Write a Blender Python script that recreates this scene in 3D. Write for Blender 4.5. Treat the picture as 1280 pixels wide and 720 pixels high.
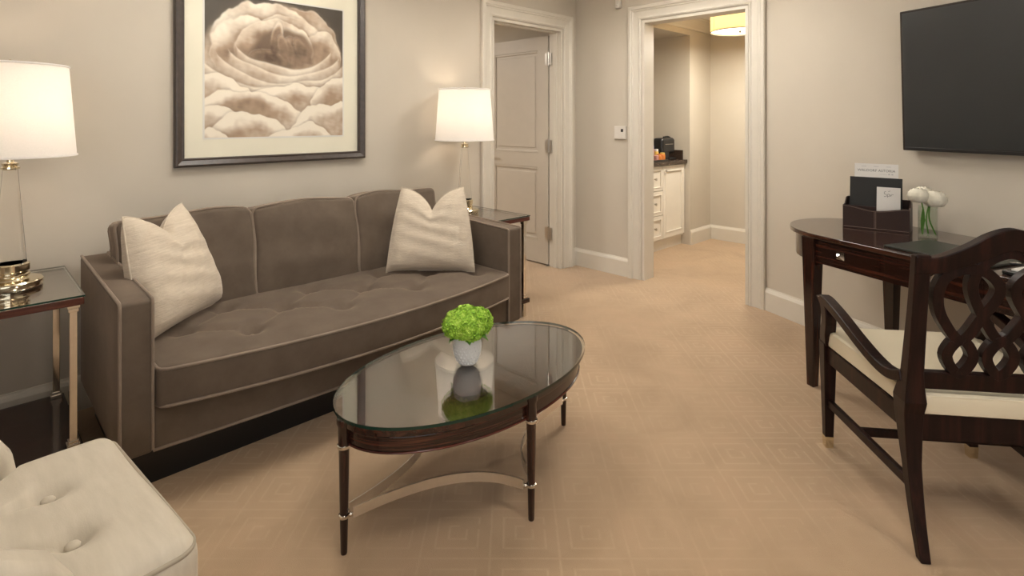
import bpy, bmesh, math, random
import numpy as np
from mathutils import Matrix, Vector
random.seed(7); np.random.seed(7)
PI = math.pi
scene = bpy.context.scene
COL = scene.collection
for o in list(bpy.data.objects): bpy.data.objects.remove(o)

# ---------------------------------------------------------------- camera, world, large lights, exposure
FPX, HORIZON, CAMH = 695.0, 150.0, 1.34
cd = bpy.data.cameras.new('camera'); cam = bpy.data.objects.new('camera', cd); COL.objects.link(cam)
cam.location = (0, 0, CAMH); cam.rotation_euler = (PI/2, 0, 0)
cd.sensor_width = 36.0; cd.lens = 36.0*FPX/1280.0; cd.shift_y = -(360.0-HORIZON)/1280.0; cd.clip_start = 0.02
scene.camera = cam
w = bpy.data.worlds.new('world'); scene.world = w; w.use_nodes = True
w.node_tree.nodes['Background'].inputs[0].default_value = (0.75, 0.85, 1.0, 1); w.node_tree.nodes['Background'].inputs[1].default_value = 0.6
scene.view_settings.view_transform = 'Standard'; scene.view_settings.look = 'None'
scene.view_settings.gamma = 1.0; scene.view_settings.use_curve_mapping = False
scene.view_settings.exposure = 0.0
def area(name, loc, rot, sx, sy, power, color, shape='RECTANGLE'):
    l = bpy.data.lights.new(name, 'AREA'); l.shape = shape; l.size = sx; l.size_y = sy; l.energy = power; l.color = color
    o = bpy.data.objects.new(name, l); COL.objects.link(o); o.location = loc; o.rotation_euler = rot
    return o
def point(name, loc, power, color, r=.04):
    l = bpy.data.lights.new(name, 'POINT'); l.energy = power; l.color = color; l.shadow_soft_size = r
    o = bpy.data.objects.new(name, l); COL.objects.link(o); o.location = loc
    return o
# added fill light, set in a made-up window behind the camera
area('window_fill_light', (0.3, -2.12, 1.45), (PI/2, 0, 0), 3.0, 1.7, 36, (1.0, 0.97, 0.93))
# added, unseen ceiling lamps for soft fill (their shades are built further down)
FILL_LAMPS = [(0.1, 0.9), (-.83, 2.48), (0.867, 3.6), (2.05, 0.2)]
for i, (x, y) in enumerate(FILL_LAMPS):
    area('ceiling_fill_light', (x, y, 2.33), (0, 0, 0), .46, .46, (6, 9, 13.5, 8)[i], (1.0, 0.965, 0.915), 'DISK')
    area('ceiling_fill_uplight', (x, y, 2.40), (PI, 0, 0), .46, .46, (14, 22, 18, 17)[i], (1.0, 0.965, 0.915), 'DISK')

# ---------------------------------------------------------------- frames of reference
def unit(x, y):
    l = math.hypot(x, y); return (x/l, y/l)
a = unit(1340-640, FPX); nrm = (a[1], -a[0])                 # along the sofa wall / out of it into the room
t = unit(375-640, FPX); mT = (-t[1], t[0])
C = ((719.5-640)*CAMH/(330.5-150), FPX*CAMH/(330.5-150))     # corner of sofa wall and far wall
P1 = (C[0]+nrm[0]*1.712, C[1]+nrm[1]*1.712)                  # where the television wall starts
TH_A = math.atan2(a[1], a[0]); TH_B = math.atan2(nrm[1], nrm[0]); TH_T = math.atan2(-t[1], -t[0])
FA = Matrix.Translation((C[0], C[1], 0)) @ Matrix.Rotation(TH_A, 4, 'Z')   # x along wall to the right, -y into the room
FB = Matrix.Translation((C[0], C[1], 0)) @ Matrix.Rotation(TH_B, 4, 'Z')
FT = Matrix.Translation((P1[0], P1[1], 0)) @ Matrix.Rotation(TH_T, 4, 'Z')
def pA(u, v, z=0): return FA @ Vector((-u, -v, z))
def pT(s, w_, z=0): return FT @ Vector((s, -w_, z))

# ---------------------------------------------------------------- node helpers and materials
class G:
    def __init__(s, name):
        s.m = bpy.data.materials.new(name); s.m.use_nodes = True; s.nt = s.m.node_tree
        s.b = s.nt.nodes['Principled BSDF']; s.out = s.nt.nodes['Material Output']
    def n(s, typ, **kw):
        nd = s.nt.nodes.new(typ)
        for k, v in kw.items():
            if hasattr(nd, k) and not k.startswith('i_'): setattr(nd, k, v)
        return nd
    def link(s, x, y): s.nt.links.new(x, y)
    def val(s, sock, v):
        if hasattr(v, 'is_output') or isinstance(v, bpy.types.NodeSocket): s.link(v, sock)
        else: sock.default_value = v
    def math(s, op, x, y=None, z=None, clamp=False):
        nd = s.n('ShaderNodeMath', operation=op, use_clamp=clamp)
        s.val(nd.inputs[0], x)
        if y is not None: s.val(nd.inputs[1], y)
        if z is not None: s.val(nd.inputs[2], z)
        return nd.outputs[0]
    def coord(s, scale=(1, 1, 1), kind='Object', rot=(0, 0, 0)):
        tc = s.n('ShaderNodeTexCoord'); mp = s.n('ShaderNodeMapping')
        mp.inputs['Scale'].default_value = scale; mp.inputs['Rotation'].default_value = rot
        s.link(tc.outputs[kind], mp.inputs['Vector']); return mp.outputs[0]
    def noise(s, vec, scale, detail=3, rough=.5, dist=0):
        nd = s.n('ShaderNodeTexNoise'); s.link(vec, nd.inputs['Vector'])
        nd.inputs['Scale'].default_value = scale; nd.inputs['Detail'].default_value = detail
        nd.inputs['Roughness'].default_value = rough; nd.inputs['Distortion'].default_value = dist
        return nd.outputs['Fac']
    def ramp(s, fac, stops):
        nd = s.n('ShaderNodeValToRGB'); s.link(fac, nd.inputs[0]); e = nd.color_ramp.elements
        while len(e) < len(stops): e.new(.5)
        for el, (p, c) in zip(e, stops): el.position = p; el.color = (*c, 1)
        return nd.outputs[0]
    def mix(s, f, x, y):
        nd = s.n('ShaderNodeMix', data_type='RGBA'); s.val(nd.inputs[0], f)
        for i, v in ((6, x), (7, y)):
            if isinstance(v, tuple): nd.inputs[i].default_value = (*v, 1)
            else: s.link(v, nd.inputs[i])
        return nd.outputs[2]
    def bump(s, h, strength=.2, dist=.01):
        nd = s.n('ShaderNodeBump'); s.link(h, nd.inputs['Height'])
        nd.inputs['Strength'].default_value = strength; nd.inputs['Distance'].default_value = dist
        s.link(nd.outputs[0], s.b.inputs['Normal'])
    def set(s, **kw):
        for k, v in kw.items():
            sk = s.b.inputs[k.replace('_', ' ')]
            if isinstance(v, tuple) and len(v) == 3: v = (*v, 1)
            s.val(sk, v)
        return s
def simple(name, col, rough=.5, metal=0., noise=.06, nscale=8, bump=0., bscale=60, **kw):
    g = G(name); v = g.coord()
    f = g.noise(v, nscale, 3)
    lo = tuple(c*(1-noise) for c in col); hi = tuple(min(1, c*(1+noise)) for c in col)
    g.link(g.ramp(f, [(.3, lo), (.7, hi)]), g.b.inputs['Base Color'])
    g.set(Roughness=rough, Metallic=metal, **kw)
    if bump: g.bump(g.noise(v, bscale, 2), bump, .004)
    return g.m
M = {}
M['wall'] = simple('wall_paint', (.56, .507, .425), .72, noise=.02, nscale=3, bump=.05, bscale=220)
M['ceiling'] = simple('ceiling_paint', (.76, .73, .68), .85, noise=.02)
M['trim'] = simple('trim_paint', (.66, .615, .535), .42, noise=.02)
M['doorpaint'] = simple('door_paint', (.54, .485, .41), .45, noise=.02)
M['cabinet'] = simple('cabinet_paint', (.80, .75, .66), .4, noise=.02)
def carpet():
    g = G('carpet'); v = g.coord()
    sep = g.n('ShaderNodeSeparateXYZ'); g.link(v, sep.inputs[0])
    P = .215
    def ax(o, off):
        x = g.math('MULTIPLY_ADD', o, 1/P, off); x = g.math('FRACT', x); return g.math('SUBTRACT', x, .5)
    fx, fy = ax(sep.outputs[0], .32), ax(sep.outputs[1], .1)
    ax_, ay_ = g.math('ABSOLUTE', fx), g.math('ABSOLUTE', fy)
    d = g.math('MAXIMUM', ax_, ay_)
    def line(c, wd):
        q = g.math('ABSOLUTE', g.math('SUBTRACT', d, c)); q = g.math('DIVIDE', q, wd)
        return g.math('SUBTRACT', 1.0, g.math('SMOOTH_MIN', q, 1.0, .3), clamp=True)
    l = g.math('ADD', line(.5, .028), g.math('ADD', line(.31, .028), line(.13, .030)), clamp=True)
    gap = g.math('MULTIPLY', g.math('GREATER_THAN', fx, .02), g.math('LESS_THAN', g.math('ABSOLUTE', g.math('SUBTRACT', fy, .12)), .05))
    l = g.math('MULTIPLY', l, g.math('SUBTRACT', 1.0, gap))
    mask = g.math('MULTIPLY_ADD', g.noise(v, 1.0, 2), 3.6, -1.35, clamp=True)
    l = g.math('MULTIPLY', l, g.math('MULTIPLY_ADD', mask, .9, .1))
    l = g.math('MULTIPLY', l, g.math('MULTIPLY_ADD', g.noise(v, 60, 2), 1.2, 0.1))
    n1 = g.noise(v, 2.4, 4, .6, .6); n2 = g.noise(v, 14, 3)
    base = g.ramp(n1, [(.3, (.36, .240, .135)), (.5, (.415, .283, .165)), (.72, (.46, .305, .182))])
    base = g.mix(g.math('MULTIPLY', n2, .25), base, (.33, .205, .110))
    col = g.mix(g.math('MULTIPLY', l, .52), base, (.60, .44, .28))
    g.link(col, g.b.inputs['Base Color'])
    g.set(Roughness=.95, Sheen_Weight=.25, Sheen_Roughness=.6)
    h = g.math('ADD', g.noise(v, 420, 2), g.math('MULTIPLY', l, -.6)); g.bump(h, .35, .004)
    return g.m
M['carpet'] = carpet()
def velvet(name, c0, c1, sheen, tint, streak=(1, 1, 1), sc=9):
    g = G(name); v = g.coord(streak)
    f = g.noise(v, sc, 4, .6); g.link(g.ramp(f, [(.3, c0), (.7, c1)]), g.b.inputs['Base Color'])
    g.set(Roughness=.85, Sheen_Weight=sheen, Sheen_Roughness=.35, Sheen_Tint=tint)
    g.bump(g.noise(g.coord(), 350, 2), .15, .002); return g.m
M['velvet'] = velvet('brown_velvet', (.096, .069, .048), (.132, .098, .070), .38, (.66, .53, .42))
M['velvet_pipe'] = velvet('brown_piping', (.20, .152, .113), (.26, .20, .152), .5, (.8, .68, .58))
M['cream'] = velvet('cream_velvet', (.50, .445, .355), (.57, .51, .415), .30, (1, .94, .82), (1, 5, 1), 9)
M['cream_pipe'] = velvet('cream_piping', (.33, .285, .215), (.39, .335, .255), .3, (1, .94, .82))
def linen():
    g = G('pillow_linen'); v = g.coord((1, 1, 14)); f = g.noise(v, 12, 4, .65)
    g.link(g.ramp(f, [(.25, (.50, .42, .325)), (.75, (.66, .57, .455))]), g.b.inputs['Base Color'])
    g.set(Roughness=.8, Sheen_Weight=.2); g.bump(g.noise(g.coord((1, 1, 3)), 60, 4), .35, .006); return g.m
M['linen'] = linen()
def wood(name, c0, c1, c2, scale=(30, 30, 1.6), rough=.16, coat=.4, spec=.35):
    g = G(name); v = g.coord(scale); f = g.noise(v, 1.6, 5, .6, .3)
    g.link(g.ramp(f, [(.32, c0), (.52, c1), (.72, c2)]), g.b.inputs['Base Color'])
    g.set(Roughness=rough, Coat_Weight=coat, Coat_Roughness=.06, Specular_IOR_Level=spec); return g.m
EB = ((.010, .0042, .0034), (.026, .009, .006), (.085, .026, .014))
M['ebony'] = wood('ebony_upright', *EB)
M['ebony_x'] = wood('ebony_along', *EB, scale=(1.6, 30, 30))
M['ebony_top'] = wood('ebony_top', (.016, .007, .005), (.040, .015, .009), (.095, .034, .019), scale=(1.4, 26, 26), rough=.12, coat=.6)
M['chairwood'] = wood('chair_wood', (.0085, .0036, .0030), (.015, .0058, .0045), (.034, .011, .0075), rough=.36, coat=.05, spec=.2)
M['ebony_apron'] = wood('ebony_apron', (.012, .0045, .0034), (.030, .010, .0065), (.095, .030, .016), scale=(2.2, 2.2, 120))
M['redwood'] = wood('red_edge', (.05, .012, .008), (.09, .022, .014), (.14, .04, .024), scale=(3, 3, 30))
def metal(name, col, rough):
    g = G(name); v = g.coord(); f = g.noise(v, 30, 2)
    g.link(g.ramp(f, [(.3, tuple(c*.95 for c in col)), (.7, col)]), g.b.inputs['Base Color'])
    g.set(Metallic=1.0, Roughness=rough); return g.m
M['chrome'] = metal('polished_nickel', (.78, .74, .68), .09)
M['brass'] = metal('pale_gold_nickel', (.86, .77, .58), .10)
M['satin'] = metal('satin_nickel', (.88, .83, .76), .32)
M['steel'] = metal('satin_steel', (.55, .52, .48), .3)
def pane(name, tint, ior=1.5, rough=0.0):
    g = G(name); fr = g.n('ShaderNodeFresnel'); ge = g.n('ShaderNodeNewGeometry'); g.link(g.math('MULTIPLY_ADD', ge.outputs['Backfacing'], 1/ior-ior, ior), fr.inputs['IOR'])
    tr = g.n('ShaderNodeBsdfTransparent'); tr.inputs[0].default_value = (*tint, 1)
    gl = g.n('ShaderNodeBsdfGlossy'); gl.inputs['Roughness'].default_value = rough; gl.inputs[0].default_value = (1, 1, 1, 1)
    mx = g.n('ShaderNodeMixShader'); g.link(fr.outputs[0], mx.inputs[0]); g.link(tr.outputs[0], mx.inputs[1]); g.link(gl.outputs[0], mx.inputs[2])
    g.link(mx.outputs[0], g.out.inputs['Surface']); return g.m
M['glass'] = pane('sheet_glass', (.95, .97, .96), 1.62)
M['glass_end'] = pane('end_table_glass', (.93, .95, .94), 2.2)
M['glass_thin'] = pane('picture_glass', (.99, .99, .98), 1.30)
M['glass_edge'] = simple('glass_edge', (.006, .030, .020), .15)
def crystal():
    g = G('crystal'); g.set(Base_Color=(1, .99, .97), Roughness=0.0, IOR=1.16, Transmission_Weight=1.0)
    return g.m
M['crystal'] = crystal()
def shade(name, col, em, es):
    g = G(name); v = g.coord((1, 1, 1)); f = g.noise(v, 220, 2)
    df = g.n('ShaderNodeBsdfDiffuse'); tl = g.n('ShaderNodeBsdfTranslucent'); mx = g.n('ShaderNodeMixShader'); mx.inputs[0].default_value = .55
    c = g.ramp(f, [(.3, tuple(x*.96 for x in col)), (.7, col)])
    g.link(c, df.inputs[0]); g.link(c, tl.inputs[0]); g.link(df.outputs[0], mx.inputs[1]); g.link(tl.outputs[0], mx.inputs[2])
    e = g.n('ShaderNodeEmission'); e.inputs[0].default_value = (*em, 1); e.inputs[1].default_value = es
    ad = g.n('ShaderNodeAddShader'); g.link(mx.outputs[0], ad.inputs[0]); g.link(e.outputs[0], ad.inputs[1])
    g.link(ad.outputs[0], g.out.inputs['Surface']); return g.m
M['shade'] = shade('lamp_shade_linen', (.86, .84, .81), (1, .90, .80), .10)
M['hallshade'] = shade('hall_shade_linen', (.80, .66, .40), (1, .78, .42), .38)
M['diffuser'] = shade('frosted_diffuser', (.9, .9, .86), (1, .93, .78), 1.6)
M['fillshade'] = shade('fill_shade_linen', (.8, .74, .64), (1, .85, .66), .6)  # glowing shade of the added ceiling fill lamps
M['black'] = simple('black_plastic', (.012, .012, .013), .28)
M['blackmatte'] = simple('black_board', (.016, .016, .016), .6, bump=.1, bscale=300)
M['screen'] = simple('tv_screen', (.022, .024, .025), .32, noise=.03)
M['bezel'] = simple('tv_bezel', (.030, .022, .017), .25)
M['leather'] = simple('brown_leather', (.028, .012, .009), .42, bump=.25, bscale=260)
M['stitch'] = simple('stitching', (.34, .25, .20), .7)
M['deskpad'] = simple('desk_pad_leather', (.020, .024, .019), .38, bump=.1, bscale=300)
M['paper'] = simple('paper', (.76, .74, .71), .7, noise=.01)
M['ink'] = simple('ink', (.10, .10, .10), .8)
M['inkpale'] = simple('pale_ink', (.50, .50, .50), .8)
M['white'] = simple('white_plastic', (.70, .66, .60), .4, noise=.02)
M['ceramic'] = simple('white_ceramic', (.74, .73, .71), .35, noise=.03, bump=.1, bscale=90)
M['cushion'] = simple('ivory_leather', (.72, .645, .49), .42, noise=.02, nscale=5)
M['mat'] = simple('picture_mat', (.84, .80, .68), .8, noise=.01)
M['frame'] = simple('picture_frame_bronze', (.050, .036, .029), .38, noise=.2, nscale=40)
M['granite'] = simple('dark_granite', (.055, .035, .025), .22, noise=.5, nscale=120)
M['stem'] = simple('green_stem', (.10, .26, .03), .5)
M['leaf'] = simple('green_leaf', (.07, .20, .015), .5)
M['petalwhite'] = simple('white_petal', (.85, .81, .68), .6, noise=.04, nscale=40)
def hydr():
    g = G('green_hydrangea'); f = g.noise(g.coord(), 55, 2)
    g.link(g.ramp(f, [(.3, (.20, .42, .02)), (.55, (.36, .60, .05)), (.75, (.55, .72, .14))]), g.b.inputs['Base Color'])
    g.set(Roughness=.6, Subsurface_Weight=.0); return g.m
M['hydrangea'] = hydr()
M['orange'] = simple('orange_wrapper', (.62, .20, .04), .4); M['pink'] = simple('pink_wrapper', (.55, .26, .22), .5)
M['bluecap'] = simple('blue_cap', (.10, .12, .32), .4); M['amber'] = simple('amber_wrapper', (.68, .45, .10), .4)
M['clear'] = pane('clear_glass', (.93, .95, .95), 1.45)
M['water'] = pane('vase_glass', (.93, .96, .93), 1.33)

# ---------------------------------------------------------------- mesh helpers
class MB:
    def __init__(s): s.v = []; s.f = []
    def add(s, vs, fs):
        o = len(s.v); s.v += [tuple(x) for x in vs]; s.f += [tuple(i+o for i in f) for f in fs]; return s
    def box(s, x0, x1, y0, y1, z0, z1):
        return s.add([(x0,y0,z0),(x1,y0,z0),(x1,y1,z0),(x0,y1,z0),(x0,y0,z1),(x1,y0,z1),(x1,y1,z1),(x0,y1,z1)],
              [(0,3,2,1),(4,5,6,7),(0,1,5,4),(1,2,6,5),(2,3,7,6),(3,0,4,7)])
    def taper(s, b, tq, z0, z1):    # b, tq: (x0,x1,y0,y1) at bottom and top
        x0,x1,y0,y1 = b; X0,X1,Y0,Y1 = tq
        return s.add([(x0,y0,z0),(x1,y0,z0),(x1,y1,z0),(x0,y1,z0),(X0,Y0,z1),(X1,Y0,z1),(X1,Y1,z1),(X0,Y1,z1)],
              [(0,3,2,1),(4,5,6,7),(0,1,5,4),(1,2,6,5),(2,3,7,6),(3,0,4,7)])
    def prism(s, pts, z0, z1, fn=None):   # pts CCW in xy; fn maps (x,y,z)->point
        n = len(pts); fn = fn or (lambda x, y, z: (x, y, z))
        s.add([fn(x,y,z0) for x,y in pts]+[fn(x,y,z1) for x,y in pts],
              [tuple(range(n-1,-1,-1)), tuple(range(n,2*n))]+[(i,(i+1)%n,n+(i+1)%n,n+i) for i in range(n)]); return s
    def tube(s, path, r, n=8, closed=False, cap=True):
        P = [Vector(p) for p in path]; N = len(P); rs = r if hasattr(r, '__len__') else [r]*N
        vs = []; prev = None
        for i in range(N):
            if closed: d = P[(i+1)%N]-P[i-1]
            else: d = P[min(i+1,N-1)]-P[max(i-1,0)]
            d.normalize()
            if prev is None:
                up = Vector((0,0,1)) if abs(d.z) < .9 else Vector((1,0,0))
            else: up = prev
            x = up-d*up.dot(d)
            if x.length < 1e-5: x = Vector((1,0,0))-d*d.x
            x.normalize(); prev = x; y = d.cross(x)
            for k in range(n):
                q = 2*PI*k/n; vs.append(P[i]+(x*math.cos(q)+y*math.sin(q))*rs[i])
        fs = []
        for i in range(N if closed else N-1):
            j = (i+1)%N
            for k in range(n): fs.append((i*n+k, i*n+(k+1)%n, j*n+(k+1)%n, j*n+k))
        if cap and not closed: fs += [tuple(range(n-1,-1,-1)), tuple((N-1)*n+k for k in range(n))]
        return s.add(vs, fs)
    def ribbon(s, path, normals, wd, th, closed=False):   # rectangular bar: wd along in-plane normal, th along given vector
        N = len(path); vs = []
        for p, (nn, tt) in zip(path, normals):
            p = Vector(p); nn = Vector(nn); tt = Vector(tt)
            for sx, sy in ((-1,-1),(1,-1),(1,1),(-1,1)): vs.append(p+nn*(wd/2*sx)+tt*(th/2*sy))
        fs = []
        for i in range(N if closed else N-1):
            j = (i+1)%N
            for k in range(4): fs.append((i*4+k, i*4+(k+1)%4, j*4+(k+1)%4, j*4+k))
        if not closed: fs += [(3,2,1,0), tuple((N-1)*4+k for k in range(4))]
        return s.add(vs, fs)
    def lathe(s, prof, n=32, c=(0,0,0), sx=1, sy=1):
        vs = []; N = len(prof)
        for r, z in prof:
            for k in range(n):
                q = 2*PI*k/n; vs.append((c[0]+r*sx*math.cos(q), c[1]+r*sy*math.sin(q), c[2]+z))
        fs = [(i*n+k, i*n+(k+1)%n, (i+1)*n+(k+1)%n, (i+1)*n+k) for i in range(N-1) for k in range(n)]
        if prof[0][0] > 1e-6: fs.append(tuple(range(n-1,-1,-1)))
        if prof[-1][0] > 1e-6: fs.append(tuple((N-1)*n+k for k in range(n)))
        return s.add(vs, fs)
    def rbox(s, c, hs, r, k=(6,6,6), rs=3, fn=None):   # rounded box, fn maps a local point
        axes = []
        for h, kk in zip(hs, k):
            inner = list(np.linspace(-(h-r), h-r, kk+1))
            e = [h-r+r*math.sin(PI/4*(i+1)/rs)/math.sin(PI/4) if False else h-r+r*math.tan(PI/4*(i+1)/rs) for i in range(rs)]
            axes.append([-x for x in reversed(e)]+inner+e)
        idx = {}; vs = []; fs = []
        def vid(i, j, l):
            key = (i, j, l)
            if key in idx: return idx[key]
            p = Vector((axes[0][i], axes[1][j], axes[2][l]))
            q = Vector([max(-(h-r), min(h-r, x)) for x, h in zip(p, hs)])
            d = p-q
            if d.length > 1e-9: d = d.normalized()*r
            p = q+d
            if fn: p = Vector(fn(p.x, p.y, p.z))
            vs.append((p.x+c[0], p.y+c[1], p.z+c[2])); idx[key] = len(vs)-1; return idx[key]
        nx, ny, nz = [len(x)-1 for x in axes]
        for i in range(nx):
            for j in range(ny):
                fs.append((vid(i,j,nz), vid(i+1,j,nz), vid(i+1,j+1,nz), vid(i,j+1,nz)))
                fs.append((vid(i,j,0), vid(i,j+1,0), vid(i+1,j+1,0), vid(i+1,j,0)))
        for i in range(nx):
            for l in range(nz):
                fs.append((vid(i,0,l), vid(i+1,0,l), vid(i+1,0,l+1), vid(i,0,l+1)))
                fs.append((vid(i,ny,l), vid(i,ny,l+1), vid(i+1,ny,l+1), vid(i+1,ny,l)))
        for j in range(ny):
            for l in range(nz):
                fs.append((vid(0,j,l), vid(0,j,l+1), vid(0,j+1,l+1), vid(0,j+1,l)))
                fs.append((vid(nx,j,l), vid(nx,j+1,l), vid(nx,j+1,l+1), vid(nx,j,l+1)))
        return s.add(vs, fs)
    def sphere(s, c, r, n=10, m=7, sz=1.0):
        return s.lathe([(max(1e-7, r*math.sin(PI*i/m)), -r*sz*math.cos(PI*i/m)) for i in range(m+1)], n, c)
    def map(s, fn): s.v = [tuple(fn(Vector(p))) for p in s.v]; return s
    def build(s, name, mat, parent=None, smooth=None, bevel=0, mx=None, recalc=False):
        me = bpy.data.meshes.new(name); me.from_pydata(s.v, [], s.f); me.update()
        if recalc:
            bm = bmesh.new(); bm.from_mesh(me); bmesh.ops.recalc_face_normals(bm, faces=bm.faces); bm.to_mesh(me); bm.free()
        if smooth is not None:
            me.polygons.foreach_set('use_smooth', [True]*len(me.polygons))
            if smooth < 179: me.set_sharp_from_angle(angle=math.radians(smooth))
        me.materials.append(M[mat] if isinstance(mat, str) else mat)
        o = bpy.data.objects.new(name, me); COL.objects.link(o)
        if parent: o.parent = parent
        if mx is not None: o.matrix_world = mx
        if bevel:
            b = o.modifiers.new('edge', 'BEVEL'); b.width = bevel; b.segments = 2; b.limit_method = 'ANGLE'; b.angle_limit = math.radians(40)
        return o
def empty(name, mx, label, cat, group=None):
    o = bpy.data.objects.new(name, None); COL.objects.link(o); o.matrix_world = mx; o.empty_display_size = .1
    return tag(o, label, cat, group)
def tag(o, label, cat, group=None):
    o['label'] = label; o['category'] = cat
    if group: o['group'] = group
    return o
def struct(o, label=None):
    o['kind'] = 'structure'
    if label: o['label'] = label
    return o
def copy_tree(o, parent=None):
    c = o.copy(); COL.objects.link(c); c.parent = parent
    for ch in list(o.children): copy_tree(ch, c)
    return c
def TR(x, y, z=0, ang=0): return Matrix.Translation((x, y, z)) @ Matrix.Rotation(ang, 4, 'Z')
def spline(pts, n=8, closed=False):
    P = [Vector(p) for p in pts]; N = len(P); out = []
    for i in range(N if closed else N-1):
        p1, p2 = P[i], P[(i+1)%N]
        p0 = P[i-1] if (closed or i > 0) else p1*2-p2
        p3 = P[(i+2)%N] if (closed or i < N-2) else p2*2-p1
        for k in range(n):
            s = k/n
            out.append(.5*((2*p1)+(p2-p0)*s+(2*p0-5*p1+4*p2-p3)*s*s+(3*p1-p0-3*p2+p3)*s**3))
    if not closed: out.append(P[-1])
    return out

# ================================================================ the setting
WH = 2.62
def wall(name, F, x0, x1, th, openings=(), label=None, H=WH, mat='wall'):
    mb = MB(); x = x0
    for (o0, o1, oz) in openings:
        mb.box(x, o0, 0, th, 0, H); mb.box(o0, o1, 0, th, oz, H); x = o1
    mb.box(x, x1, 0, th, 0, H)
    o = mb.build(name, mat); o.matrix_world = F; return struct(o, label)
D1 = (-1.055, -.195, 2.155)      # bedroom door opening in the sofa wall
D2 = (.712, 1.592, 2.17)         # cased opening in the far wall
wall('wall_left', FA, -7.0, 0.0, .13, [D1], 'beige wall behind the sofa')
wall('wall_far', FB, -.0, 2.7, .14, [D2], 'beige wall with the cased opening')
wall('wall_right', FT, 0.0, 6.6, .06, [], 'beige wall carrying the television')
# room behind the camera
pl = FA @ Vector((-7.0, 0, 0)); pr = FT @ Vector((6.6, 0, 0))
yb = -2.2
mb = MB()
mb.box(-4.6, -1.2, yb-.12, yb, 0, WH); mb.box(1.8, 4.6, yb-.12, yb, 0, WH); mb.box(-1.2, 1.8, yb-.12, yb, 0, .6); mb.box(-1.2, 1.8, yb-.12, yb, 2.3, WH)
struct(mb.build('wall_back', 'wall'), 'wall with an added window behind the viewer')
mb = MB(); mb.box(-1.25, 1.85, yb-.02, yb+.03, .55, .6); mb.box(-1.25, 1.85, yb-.02, yb+.03, 2.3, 2.36); mb.box(-1.25, -1.2, yb-.02, yb+.03, .6, 2.3); mb.box(1.8, 1.85, yb-.02, yb+.03, .6, 2.3); mb.box(.28, .32, yb-.05, yb-.01, .6, 2.3)
struct(mb.build('added_window_1', 'trim'))  # made-up window frame around the added fill light
d = (Vector((-2.2, yb, 0))-pl); L = d.length
struct(MB().box(0, L, 0, .1, 0, WH).build('wall_side', 'wall', mx=Matrix.Translation(pl) @ Matrix.Rotation(math.atan2(d.y, d.x), 4, 'Z') @ Matrix.Translation((0, -.1, 0))))
struct(MB().add([(-9, -4, 0), (9, -4, 0), (9, 11, 0), (-9, 11, 0)], [(0, 1, 2, 3)]).build('floor', 'carpet'), 'tan carpet with a faint squared key pattern')
cp = [tuple((FA @ Vector((-7.0, 0.02, 0)))[:2]), (-2.4, yb-.1), (4.4, yb-.1), tuple((FT @ Vector((0, .02, 0)))[:2]), (C[0], C[1]+.02)]
struct(MB().prism(cp, WH, WH+.06).build('ceiling', 'ceiling', recalc=True))
# baseboards and cornice
BASE = [(0, 0), (-.020, 0), (-.020, .128), (-.014, .142), (-.008, .150), (-.006, .157), (0, .157)]
def run(mb, x0, x1, prof=BASE):
    n = len(prof)
    mb.add([(x0, y, z) for y, z in prof]+[(x1, y, z) for y, z in prof],
           [tuple(range(n)), tuple(range(2*n-1, n-1, -1))]+[(i, n+i, n+(i+1)%n, (i+1)%n) for i in range(n)])
    return mb
def base(name, F, runs, prof=BASE, mat='trim'):
    mb = MB()
    for x0, x1 in runs: run(mb, x0, x1, prof)
    o = mb.build(name, mat, recalc=True); o.matrix_world = F; return struct(o)
base('baseboard_left', FA, [(-7, D1[0]-.125), (D1[1]+.125, 0)])
base('baseboard_far', FB, [(0, D2[0]-.122)])
base('baseboard_right', FT, [(0.0, 6.5)])
CROWN = [(0, WH-.15), (-.012, WH-.15), (-.018, WH-.135), (-.03, WH-.12), (-.075, WH-.05), (-.095, WH-.035), (-.11, WH-.02), (-.11, WH), (0, WH)]
base('trim_3', FA, [(-7, 0)], CROWN); base('trim_4', FB, [(0, 1.7)], CROWN); base('trim_5', FT, [(0, 6.5)], CROWN)
# door casings
CAS = [(0, 0), (0, -.012), (.012, -.018), (.022, -.013), (.030, -.013), (.070, -.019), (.076, -.026), (.084, -.026), (.092, -.034), (.112, -.034), (.118, -.028), (.118, 0)]
def casing(name, F, o0, o1, oz, depth, stop=None):
    root = MB(); n = len(CAS); e = .008
    rings = []
    for kind in range(4):
        sx = -1 if kind < 2 else 1; x = (o0-e) if kind < 2 else (o1+e); zt = kind in (1, 2)
        rings.append([(x+sx*d_, y, (oz+e+d_) if zt else 0) for d_, y in CAS])
    vs = [p for r in rings for p in r]
    fs = [(k*n+i, k*n+(i+1)%n, (k+1)*n+(i+1)%n, (k+1)*n+i) for k in range(3) for i in range(n)]
    fs += [tuple(range(n)), tuple(3*n+i for i in range(n))]
    root.add(vs, fs)
    o = root.build(name, 'trim', recalc=True); o.matrix_world = F; struct(o)
    j = MB(); th = .02
    j.box(o0-.001, o0+th, -.004, depth+.004, 0, oz); j.box(o1-th, o1+.001, -.004, depth+.004, 0, oz); j.box(o0+th, o1-th, -.004, depth+.004, oz-th, oz+.001)
    if stop:
        j.box(o0+th, o0+th+.012, stop-.02, stop+.02, 0, oz-th); j.box(o1-th-.012, o1-th, stop-.02, stop+.02, 0, oz-th); j.box(o0+th+.012, o1-th-.012, stop-.02, stop+.02, oz-th-.012, oz-th)
    j.build('jamb', 'trim', parent=o)
    return o
casing('trim_1', FA, *D1, .13, stop=.06)
casing('trim_2', FB, *D2, .14)
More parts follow.
